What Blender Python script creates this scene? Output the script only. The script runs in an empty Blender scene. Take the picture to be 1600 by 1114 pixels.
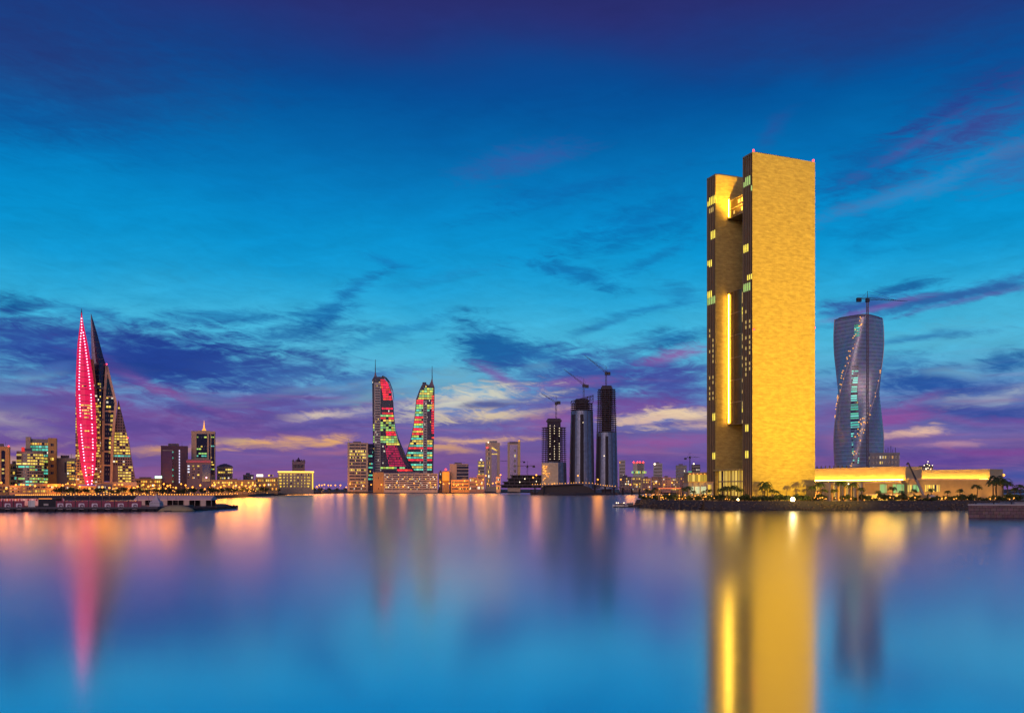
import bpy, math, random
from mathutils import Vector, Matrix
random.seed(7)
R = math.radians
scene = bpy.context.scene
COL = scene.collection

# ------------------------------------------------------------------ place laid out from image pixels
F, CX, HY, HC = 1386.0, 800.0, 764.0, 10.0      # focal length, centre, horizon, eye height
GZ = 3.0                                        # level of the city ground above the water
def Xp(px, D): return (px - CX) / F * D
def Zp(y, D): return HC + (HY - y) / F * D

# ------------------------------------------------------------------ mesh helpers
class MB:
    def __init__(s): s.v = []; s.f = []
    def add(s, vs, fs):
        n = len(s.v); s.v += [tuple(v) for v in vs]; s.f += [tuple(i + n for i in f) for f in fs]; return s
    def box(s, x0, x1, y0, y1, z0, z1):
        return s.add([(x0,y0,z0),(x1,y0,z0),(x1,y1,z0),(x0,y1,z0),(x0,y0,z1),(x1,y0,z1),(x1,y1,z1),(x0,y1,z1)],
                     [(0,3,2,1),(4,5,6,7),(0,1,5,4),(1,2,6,5),(2,3,7,6),(3,0,4,7)])
    def prism(s, poly, z0, z1):
        n = len(poly)
        zs0 = z0 if isinstance(z0, (list, tuple)) else [z0]*n
        zs1 = z1 if isinstance(z1, (list, tuple)) else [z1]*n
        vs = [(p[0],p[1],zs0[i]) for i,p in enumerate(poly)] + [(p[0],p[1],zs1[i]) for i,p in enumerate(poly)]
        fs = [tuple(range(n-1,-1,-1)), tuple(range(n,2*n))] + [(i,(i+1)%n,n+(i+1)%n,n+i) for i in range(n)]
        return s.add(vs, fs)
    def tube(s, p0, p1, r0, r1=None, n=6):
        r1 = r0 if r1 is None else r1
        p0, p1 = Vector(p0), Vector(p1); d = (p1-p0).normalized()
        a = d.orthogonal().normalized(); b = d.cross(a)
        vs = [p0+(a*math.cos(2*math.pi*i/n)+b*math.sin(2*math.pi*i/n))*r0 for i in range(n)]
        vs += [p1+(a*math.cos(2*math.pi*i/n)+b*math.sin(2*math.pi*i/n))*r1 for i in range(n)]
        return s.add(vs, [tuple(range(n-1,-1,-1)), tuple(range(n,2*n))]+[(i,(i+1)%n,n+(i+1)%n,n+i) for i in range(n)])
    def ball(s, c, r, n=8, m=5, sz=1.0):
        vs = []; fs = []
        for j in range(m+1):
            t = math.pi*j/m
            for i in range(n):
                p = 2*math.pi*i/n
                vs.append((c[0]+r*math.sin(t)*math.cos(p), c[1]+r*math.sin(t)*math.sin(p), c[2]+r*sz*math.cos(t)))
        for j in range(m):
            for i in range(n):
                fs.append((j*n+i, (j+1)*n+i, (j+1)*n+(i+1)%n, j*n+(i+1)%n))
        return s.add(vs, fs)
    def rings(s, rings, cap=True):
        n = len(rings[0]); vs = [p for r in rings for p in r]; fs = []
        for j in range(len(rings)-1):
            for i in range(n):
                fs.append((j*n+i, j*n+(i+1)%n, (j+1)*n+(i+1)%n, (j+1)*n+i))
        if cap:
            fs.append(tuple(range(n-1,-1,-1))); k = (len(rings)-1)*n; fs.append(tuple(range(k,k+n)))
        return s.add(vs, fs)
    def lathe(s, c, prof, n=16):
        return s.rings([[(c[0]+r*math.cos(2*math.pi*i/n), c[1]+r*math.sin(2*math.pi*i/n), c[2]+z) for i in range(n)] for r,z in prof])
    def mesh(s, name, mat):
        me = bpy.data.meshes.new(name); me.from_pydata(s.v, [], s.f)
        if mat: me.materials.append(mat)
        return me
    def build(s, name, mat, parent=None, loc=None, smooth=False):
        me = s.mesh(name, mat); o = bpy.data.objects.new(name, me); COL.objects.link(o)
        if parent: o.parent = parent
        if loc: o.location = loc
        if smooth:
            for p in me.polygons: p.use_smooth = True
        return o
def thing(name, label, cat, loc, rz=0, group=None):
    o = bpy.data.objects.new(name, None); COL.objects.link(o); o.empty_display_size = 1
    o.location = loc; o.rotation_euler = (0,0,rz); tag(o, label, cat, group); return o
def tag(o, label, cat, group=None, kind=None):
    o['label'] = label; o['category'] = cat
    if group: o['group'] = group
    if kind: o['kind'] = kind
    return o
def structure(o): o['kind'] = 'structure'; return o
def copy_tree(o, loc, rz=0, sc=(1,1,1), label=None, group=None):
    c = o.copy(); COL.objects.link(c); c.location = loc; c.rotation_euler = (0,0,rz); c.scale = sc
    if label: c['label'] = label
    if group: c['group'] = group
    for ch in o.children:
        d = ch.copy(); COL.objects.link(d); d.parent = c
        for g in ch.children:
            e = g.copy(); COL.objects.link(e); e.parent = d
    return c
ORD = ['first','second','third','fourth','fifth','sixth','seventh','eighth','ninth','tenth','eleventh','twelfth','thirteenth',
       'fourteenth','fifteenth','sixteenth','seventeenth','eighteenth','nineteenth','twentieth']
def ordl(i, n):
    if n == 1: return 'single'
    return ORD[i] if i < 20 else 'twenty ' + ORD[i-20]
def lerp(tab, y):
    if y <= tab[0][0]: return tab[0][1]
    for (a,va),(b,vb) in zip(tab, tab[1:]):
        if y <= b: return va+(vb-va)*(y-a)/(b-a)
    return tab[-1][1]

# ------------------------------------------------------------------ materials
def s2l(c): return tuple(((x/255)/12.92 if x/255 <= .04045 else ((x/255+.055)/1.055)**2.4) for x in c)
def newmat(name):
    m = bpy.data.materials.new(name); m.use_nodes = True
    nt = m.node_tree; return m, nt, nt.nodes, nt.links, nt.nodes['Principled BSDF']
def setp(b, **k):
    for a, v in k.items():
        b.inputs[a.replace('_',' ')].default_value = v
def mk(name, col, rough=.75, metal=0.0, var=.25, scale=.25, stretch=(1,1,1), bump=0.0, detail=4):
    m, nt, N, L, b = newmat(name)
    tc = N.new('ShaderNodeTexCoord'); mp = N.new('ShaderNodeMapping'); nz = N.new('ShaderNodeTexNoise')
    L.new(tc.outputs['Object'], mp.inputs['Vector']); mp.inputs['Scale'].default_value = stretch
    L.new(mp.outputs[0], nz.inputs['Vector']); nz.inputs['Scale'].default_value = scale; nz.inputs['Detail'].default_value = detail
    mx = N.new('ShaderNodeMix'); mx.data_type = 'RGBA'
    L.new(nz.outputs['Fac'], mx.inputs['Factor'])
    mx.inputs['A'].default_value = (*[c*(1-var) for c in col],1); mx.inputs['B'].default_value = (*[min(1,c*(1+var)) for c in col],1)
    L.new(mx.outputs['Result'], b.inputs['Base Color'])
    setp(b, Roughness=rough, Metallic=metal)
    if bump:
        bp = N.new('ShaderNodeBump'); bp.inputs['Strength'].default_value = bump
        L.new(nz.outputs['Fac'], bp.inputs['Height']); L.new(bp.outputs[0], b.inputs['Normal'])
    return m
def mkemit(name, col, s, sample=False):
    m, nt, N, L, b = newmat(name)
    nz = N.new('ShaderNodeTexNoise'); nz.inputs['Scale'].default_value = 1.5
    mr = N.new('ShaderNodeMapRange'); L.new(nz.outputs['Fac'], mr.inputs['Value'])
    mr.inputs['To Min'].default_value = s*.8; mr.inputs['To Max'].default_value = s*1.2
    setp(b, Base_Color=(*[c*.5 for c in col],1), Emission_Color=(*col,1))
    L.new(mr.outputs[0], b.inputs['Emission Strength'])
    m.cycles.emission_sampling = 'AUTO' if sample else 'NONE'
    return m
def mkwin(name, lit, cols, strength=1.2, pane=3.0, pier=.25, glass=(.02,.025,.05), wall=(.25,.2,.18), grough=.12, metal=.0):
    """a run of panes: narrow piers between them, some of the rooms behind lit"""
    m, nt, N, L, b = newmat(name)
    def math_(op, a, bb=None):
        n = N.new('ShaderNodeMath'); n.operation = op
        for i, x in enumerate((a, bb)):
            if x is None: continue
            if isinstance(x, (int,float)): n.inputs[i].default_value = x
            else: L.new(x, n.inputs[i])
        return n.outputs[0]
    tc = N.new('ShaderNodeTexCoord'); sp = N.new('ShaderNodeSeparateXYZ'); L.new(tc.outputs['Object'], sp.inputs[0])
    oi = N.new('ShaderNodeObjectInfo')
    c = math_('DIVIDE', math_('ADD', math_('ADD', sp.outputs[0], sp.outputs[1]), 500.0), pane)
    cid = math_('FLOOR', c); fr = math_('FRACT', c)
    wn = N.new('ShaderNodeTexWhiteNoise'); wn.noise_dimensions = '2D'
    cb = N.new('ShaderNodeCombineXYZ'); L.new(cid, cb.inputs[0]); L.new(math_('MULTIPLY', oi.outputs['Random'], 517.0), cb.inputs[1])
    L.new(cb.outputs[0], wn.inputs['Vector'])
    islit = math_('LESS_THAN', wn.outputs['Value'], lit)
    ispane = math_('GREATER_THAN', fr, pier)
    cr = N.new('ShaderNodeValToRGB'); cr.color_ramp.interpolation = 'CONSTANT'
    sc = N.new('ShaderNodeSeparateColor'); L.new(wn.outputs['Color'], sc.inputs[0]); L.new(sc.outputs[1], cr.inputs[0])
    while len(cr.color_ramp.elements) < len(cols): cr.color_ramp.elements.new(.5)
    for i, cc in enumerate(cols):
        cr.color_ramp.elements[i].position = i/len(cols); cr.color_ramp.elements[i].color = (*cc,1)
    mx = N.new('ShaderNodeMix'); mx.data_type = 'RGBA'; L.new(ispane, mx.inputs['Factor'])
    mx.inputs['A'].default_value = (*wall,1); mx.inputs['B'].default_value = (*glass,1); L.new(mx.outputs['Result'], b.inputs['Base Color'])
    L.new(math_('ADD', math_('MULTIPLY', ispane, grough-.7), .7), b.inputs['Roughness'])
    if metal: L.new(math_('MULTIPLY', ispane, metal), b.inputs['Metallic'])
    L.new(cr.outputs[0], b.inputs['Emission Color'])
    L.new(math_('MULTIPLY', math_('MULTIPLY', islit, ispane), math_('ADD', math_('MULTIPLY', sc.outputs[2], strength), strength*.5)), b.inputs['Emission Strength'])
    m.cycles.emission_sampling = 'NONE'
    return m

YEL, AMB, GRN, TEA, WHT = (1,.66,.09), (1,.42,.04), (.45,.85,.2), (.1,.75,.55), (1,.9,.7)
RED, PNK = (1,.02,.03), (.9,.005,.12)
M = {}
M['beige'] = mk('beige_stone', (.52,.38,.28), .8)
M['ochre'] = mk('ochre_stone', (.52,.30,.13), .8)
M['grey'] = mk('grey_concrete', (.27,.25,.27), .85)
M['pale'] = mk('pale_render', (.45,.40,.40), .8)
M['mauve'] = mk('mauve_concrete', (.20,.15,.19), .85)
M['purple'] = mk('plum_cladding', (.07,.025,.075), .45)
M['darkglass'] = mk('dark_glass', (.02,.025,.05), .12, .25, var=.3)
M['blueglass'] = mk('blue_glass', (.10,.15,.24), .18, .75, var=.35, scale=.06, stretch=(3,3,.25))
M['dark'] = mk('dark_steel', (.035,.03,.045), .55, .3)
M['steel'] = mk('grey_steel', (.16,.15,.17), .5, .5)
M['brown'] = mk('brown_stone', (.27,.18,.10), .8)
M['black'] = mk('black_concrete', (.022,.02,.03), .85)
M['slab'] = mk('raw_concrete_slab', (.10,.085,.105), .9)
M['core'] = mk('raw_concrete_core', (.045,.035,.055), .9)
M['white'] = mk('white_paint', (.75,.72,.72), .6, var=.08)
M['canvas'] = mk('tent_canvas', (.62,.50,.55), .7, var=.1)
M['maroon'] = mk('maroon_hoarding', (.26,.035,.085), .65)
M['sand'] = mk('pale_sand', (.42,.33,.19), .95, scale=.6)
M['rock'] = mk('dark_rock', (.06,.05,.055), .9, scale=.8, var=.5)
M['bark'] = mk('bark', (.09,.06,.04), .9, scale=2)
M['leaf'] = mk('leaf_green', (.045,.065,.02), .7, scale=1.2, var=.5)
M['frond'] = mk('palm_frond_green', (.05,.075,.02), .65, scale=1.2, var=.4)
M['gravel'] = mk('ochre_paving', (.13,.095,.07), .9, scale=.15)
M['bulb'] = mkemit('sodium_bulb', (1,.40,.06), 1.9)
M['bulbw'] = mkemit('white_bulb', (1,.80,.5), 3.5)
M['redlamp'] = mkemit('red_beacon', (1,.03,.03), 7.0)
M['pinklamp'] = mkemit('pink_lamp', (1,.35,.55), 5.5)
M['floodlens'] = mkemit('flood_lens', (1,.72,.30), 22.0)
M['gold_strip'] = mkemit('gold_light_strip', (1,.52,.04), 75.0, True)
M['w_dark'] = mkwin('unlit_glazing', .06, [YEL,WHT], .8)
M['w_yel'] = mkwin('yellow_lit_glazing', .78, [YEL,(1,.72,.15),(.9,.6,.06)], .95, pane=3.6, pier=.18)
M['w_few'] = mkwin('few_lit_glazing', .3, [YEL,AMB,WHT], .9)
M['w_grn'] = mkwin('green_lit_glazing', .8, [GRN,(.6,.8,.12),(.8,.75,.1),TEA], .75, pane=4, pier=.16)
M['w_tea'] = mkwin('teal_lit_glazing', .85, [TEA,(.2,.85,.7),(.1,.6,.35)], .8, pane=4, pier=.16)
M['w_amb'] = mkwin('amber_lit_glazing', .7, [AMB,YEL], .8)
M['w_red'] = mkwin('red_lit_glazing', .92, [RED,(1,.05,.02),(.9,.01,.08)], 1.2, pane=6, pier=.12)
M['w_mag'] = mkwin('magenta_lit_glazing', .95, [(.55,.004,.08),(.7,.01,.07)], .65, pier=.12)
M['w_gold'] = mkwin('gold_lit_glazing', .9, [(1,.62,.06),(1,.7,.12)], 1.1, pane=2.2)
M['w_hall'] = mkwin('hall_glazing', .95, [(1,.60,.06),(.95,.62,.10),(.8,.5,.05)], .75, pane=1.6, pier=.1)
M['w_green'] = mkwin('green_room_glazing', 1.0, [(.35,.9,.30),(.45,.95,.35)], .55, pane=1.1, pier=.14)

for nm_, lt_, cs_ in (('h_red',.97,[RED,(1,.05,.02),(.95,.01,.05)]),('h_grn',.93,[(.5,.85,.15),(.75,.8,.08),(.35,.8,.3)]),('h_yel',.95,[YEL,(.9,.75,.1)]),('h_tea',.93,[TEA,(.2,.8,.5)])):
    M[nm_] = mkwin('band_'+nm_[2:], lt_, cs_, .85 if nm_ != 'h_red' else 1.25, pane=7, pier=.1)
# ------------------------------------------------------------------ camera
cam = bpy.data.cameras.new('camera'); co = bpy.data.objects.new('camera', cam); COL.objects.link(co)
co.location = (0,0,HC); co.rotation_euler = (R(90),0,0)
cam.sensor_width = 36; cam.lens = 36*F/1600; cam.shift_y = (HY-557)/1600
cam.clip_start = 1; cam.clip_end = 120000
scene.camera = co
scene.view_settings.view_transform = 'Standard'; scene.view_settings.look = 'None'
scene.view_settings.exposure = 0; scene.view_settings.gamma = 1
scene.render.engine = 'CYCLES'
cy = scene.cycles
cy.use_denoising = True; cy.sample_clamp_indirect = 6; cy.sample_clamp_direct = 0
cy.max_bounces = 6; cy.diffuse_bounces = 1; cy.glossy_bounces = 4; cy.transmission_bounces = 4
cy.caustics_reflective = False; cy.caustics_refractive = False
cy.use_light_tree = True
cy.use_adaptive_sampling = True; cy.adaptive_threshold = .025; cy.adaptive_min_samples = 24

#@@SKY
# ------------------------------------------------------------------ dusk sky
w = bpy.data.worlds.new('World'); scene.world = w; w.use_nodes = True
def build_sky():
    nt = w.node_tree; N = nt.nodes; L = nt.links; N.clear()
    out = N.new('ShaderNodeOutputWorld'); bg = N.new('ShaderNodeBackground'); L.new(bg.outputs[0], out.inputs[0])
    tc = N.new('ShaderNodeTexCoord'); sp = N.new('ShaderNodeSeparateXYZ'); L.new(tc.outputs['Generated'], sp.inputs[0])
    def m(op, a, b=None, c=None):
        n = N.new('ShaderNodeMath'); n.operation = op
        for i, x in enumerate((a,b,c)):
            if x is None: continue
            if isinstance(x,(int,float)): n.inputs[i].default_value = x
            else: L.new(x, n.inputs[i])
        return n.outputs[0]
    az = m('ARCTAN2', sp.outputs[0], sp.outputs[1])
    el = m('ABSOLUTE', m('ARCSINE', sp.outputs[2]))
    azs = m('MULTIPLY', az, F); els = m('MULTIPLY', el, F)
    pos = N.new('ShaderNodeCombineXYZ'); L.new(azs, pos.inputs[0]); L.new(els, pos.inputs[1])
    def noise(sx, sy, rot, detail, rough, dist=0.0, seed=0.0):
        mp = N.new('ShaderNodeMapping'); mp.inputs['Scale'].default_value = (1/sx,1/sy,1); mp.vector_type = 'POINT'
        mr = N.new('ShaderNodeMapping'); mr.inputs['Rotation'].default_value = (0,0,R(rot)); mr.inputs['Location'].default_value = (0,0,seed)
        L.new(pos.outputs[0], mr.inputs[0]); L.new(mr.outputs[0], mp.inputs[0])
        n = N.new('ShaderNodeTexNoise'); n.inputs['Scale'].default_value = 1; n.inputs['Detail'].default_value = detail
        n.inputs['Roughness'].default_value = rough; n.inputs['Distortion'].default_value = dist
        L.new(mp.outputs[0], n.inputs['Vector']); return n
    # slow drift that bends every cloud a little
    wn = noise(210, 95, 4, 3, .5, seed=3.1)
    sc = N.new('ShaderNodeSeparateColor'); L.new(wn.outputs['Color'], sc.inputs[0])
    azw = m('ADD', azs, m('MULTIPLY', m('SUBTRACT', sc.outputs[0], .5), 90))
    elw = m('ADD', els, m('MULTIPLY', m('SUBTRACT', sc.outputs[1], .5), 46))
    wp = N.new('ShaderNodeCombineXYZ'); L.new(azw, wp.inputs[0]); L.new(elw, wp.inputs[1]); wp.inputs[2].default_value = 1
    streak = noise(120, 26, -7, 7, .62, .6, 8.0)          # long wisps
    fine = noise(44, 11, 9, 7, .66, .9, 21.0)
    st = m('SUBTRACT', streak.outputs['Fac'], .5); fi = m('SUBTRACT', fine.outputs['Fac'], .5)
    nz = m('ADD', m('MULTIPLY', st, 2.5), m('MULTIPLY', fi, 2.1))
    # clear-sky gradient, from the afterglow up to indigo
    ramp = N.new('ShaderNodeValToRGB'); ramp.color_ramp.interpolation = 'B_SPLINE'
    stops = [(0,(124,86,146)),(44,(118,84,148)),(84,(106,92,160)),(124,(100,128,186)),(164,(88,166,206)),(214,(78,182,216)),
             (274,(46,170,216)),(334,(8,152,210)),(404,(0,140,204)),(464,(0,122,190)),(534,(0,98,168)),(604,(0,80,152)),
             (654,(10,66,138)),(714,(36,50,120)),(764,(42,46,112)),(1000,(34,36,95)),(1500,(24,26,78))]
    top = 2200.0
    els2 = m('ADD', els, m('MULTIPLY', m('SUBTRACT', sc.outputs[2], .5), 60))
    L.new(m('DIVIDE', els2, top), ramp.inputs[0])
    while len(ramp.color_ramp.elements) < len(stops): ramp.color_ramp.elements.new(.5)
    for e, (h, c) in zip(ramp.color_ramp.elements, stops):
        e.position = math.atan(h/F)*F/top; e.color = (*s2l(c),1)
    cur = ramp.outputs[0]
    def patch(x, y, a, b, ang, col, k=1.0, edge=1.0, soft=.9):
        nonlocal cur
        t = (x-CX)/F; azc = math.atan(t); c1 = math.cos(azc); ex = math.atan((HY-y)/F*c1)
        ch = N.new('ShaderNodeVectorMath'); ch.operation = 'MULTIPLY_ADD'; L.new(cur, ch.inputs[0]); ch.inputs[1].default_value = (1e-7,)*3; L.new(wp.outputs[0], ch.inputs[2])
        # (one cloud after the other keeps the shader small in memory)
        A_, B_ = a*c1*c1, b*c1; ca, sa = math.cos(R(ang)), math.sin(R(ang)); x0, y0 = azc*F, ex*F
        def dot(vx, vy):
            n = N.new('ShaderNodeVectorMath'); n.operation = 'DOT_PRODUCT'; L.new(ch.outputs[0], n.inputs[0]); n.inputs[1].default_value = (vx, vy, -(vx*x0+vy*y0)); return n.outputs['Value']
        u, v = dot(ca/A_, sa/A_), dot(-sa/B_, ca/B_)
        ln = m('SQRT', m('MULTIPLY_ADD', v, v, m('MULTIPLY', u, u)))
        if sum(col) > 480: edge *= 1.35; soft *= 1.25; k = min(1, k*1.06)
        d = m('MULTIPLY_ADD', nz, edge, ln)
        mr = N.new('ShaderNodeMapRange'); mr.interpolation_type = 'SMOOTHSTEP'; L.new(d, mr.inputs['Value'])
        mr.inputs['From Min'].default_value = 1.35; mr.inputs['From Max'].default_value = 1.35-soft*1.75
        mr.inputs['To Min'].default_value = 0; mr.inputs['To Max'].default_value = k
        mx = N.new('ShaderNodeMix'); mx.data_type = 'RGBA'; L.new(mr.outputs[0], mx.inputs['Factor'])
        L.new(cur, mx.inputs['A']); mx.inputs['B'].default_value = (*s2l(col),1); cur = mx.outputs['Result']
    # thin slate and rose layers lying in the low band
    lay = noise(330, 17, 2, 6, .6, .4, 40.0); lay2 = noise(420, 24, -3, 6, .62, .5, 55.0)
    low = N.new('ShaderNodeMapRange'); low.interpolation_type = 'SMOOTHSTEP'; L.new(els, low.inputs['Value'])
    low.inputs['From Min'].default_value = 215; low.inputs['From Max'].default_value = 90; low.inputs['To Max'].default_value = 1
    def layer(n, lo, hi, col, k):
        nonlocal cur
        mr = N.new('ShaderNodeMapRange'); mr.interpolation_type = 'SMOOTHSTEP'; L.new(n.outputs['Fac'], mr.inputs['Value'])
        mr.inputs['From Min'].default_value = lo; mr.inputs['From Max'].default_value = hi; mr.inputs['To Max'].default_value = k
        mx = N.new('ShaderNodeMix'); mx.data_type = 'RGBA'; L.new(m('MULTIPLY', mr.outputs[0], low.outputs[0]), mx.inputs['Factor'])
        L.new(cur, mx.inputs['A']); mx.inputs['B'].default_value = (*s2l(col),1); cur = mx.outputs['Result']
    layer(lay, .46, .70, (84,82,152), .7)
    for p in CLOUDS: patch(*p)
    layer(lay2, .50, .72, (92,78,150), .6); layer(lay, .46, .26, (156,104,150), .4)
    # fine brightness grain along the wisps
    gr = m('ADD', m('MULTIPLY', st, .40), m('ADD', m('MULTIPLY', fi, .26), 1.0))
    sc2 = N.new('ShaderNodeVectorMath'); sc2.operation = 'SCALE'; L.new(cur, sc2.inputs[0])
    fade = N.new('ShaderNodeMapRange'); L.new(els, fade.inputs['Value']); fade.inputs['From Min'].default_value = 330; fade.inputs['From Max'].default_value = 520
    fade.inputs['To Min'].default_value = 1; fade.inputs['To Max'].default_value = .4
    L.new(m('ADD', m('MULTIPLY', m('SUBTRACT', gr, 1.0), fade.outputs[0]), 1.0), sc2.inputs['Scale'])
    # the last direct twilight, physically based, with the sun just gone
    nish = N.new('ShaderNodeTexSky'); nish.sky_type = 'NISHITA'; nish.sun_disc = False
    nish.sun_elevation = R(1); nish.sun_rotation = R(-6); nish.air_density = 1.5
    ns = N.new('ShaderNodeVectorMath'); ns.operation = 'SCALE'; L.new(nish.outputs[0], ns.inputs[0]); ns.inputs['Scale'].default_value = .001
    ad = N.new('ShaderNodeVectorMath'); ad.operation = 'ADD'; L.new(sc2.outputs[0], ad.inputs[0]); L.new(ns.outputs[0], ad.inputs[1])
    L.new(ad.outputs[0], bg.inputs['Color']); bg.inputs['Strength'].default_value = 1.0
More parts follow.
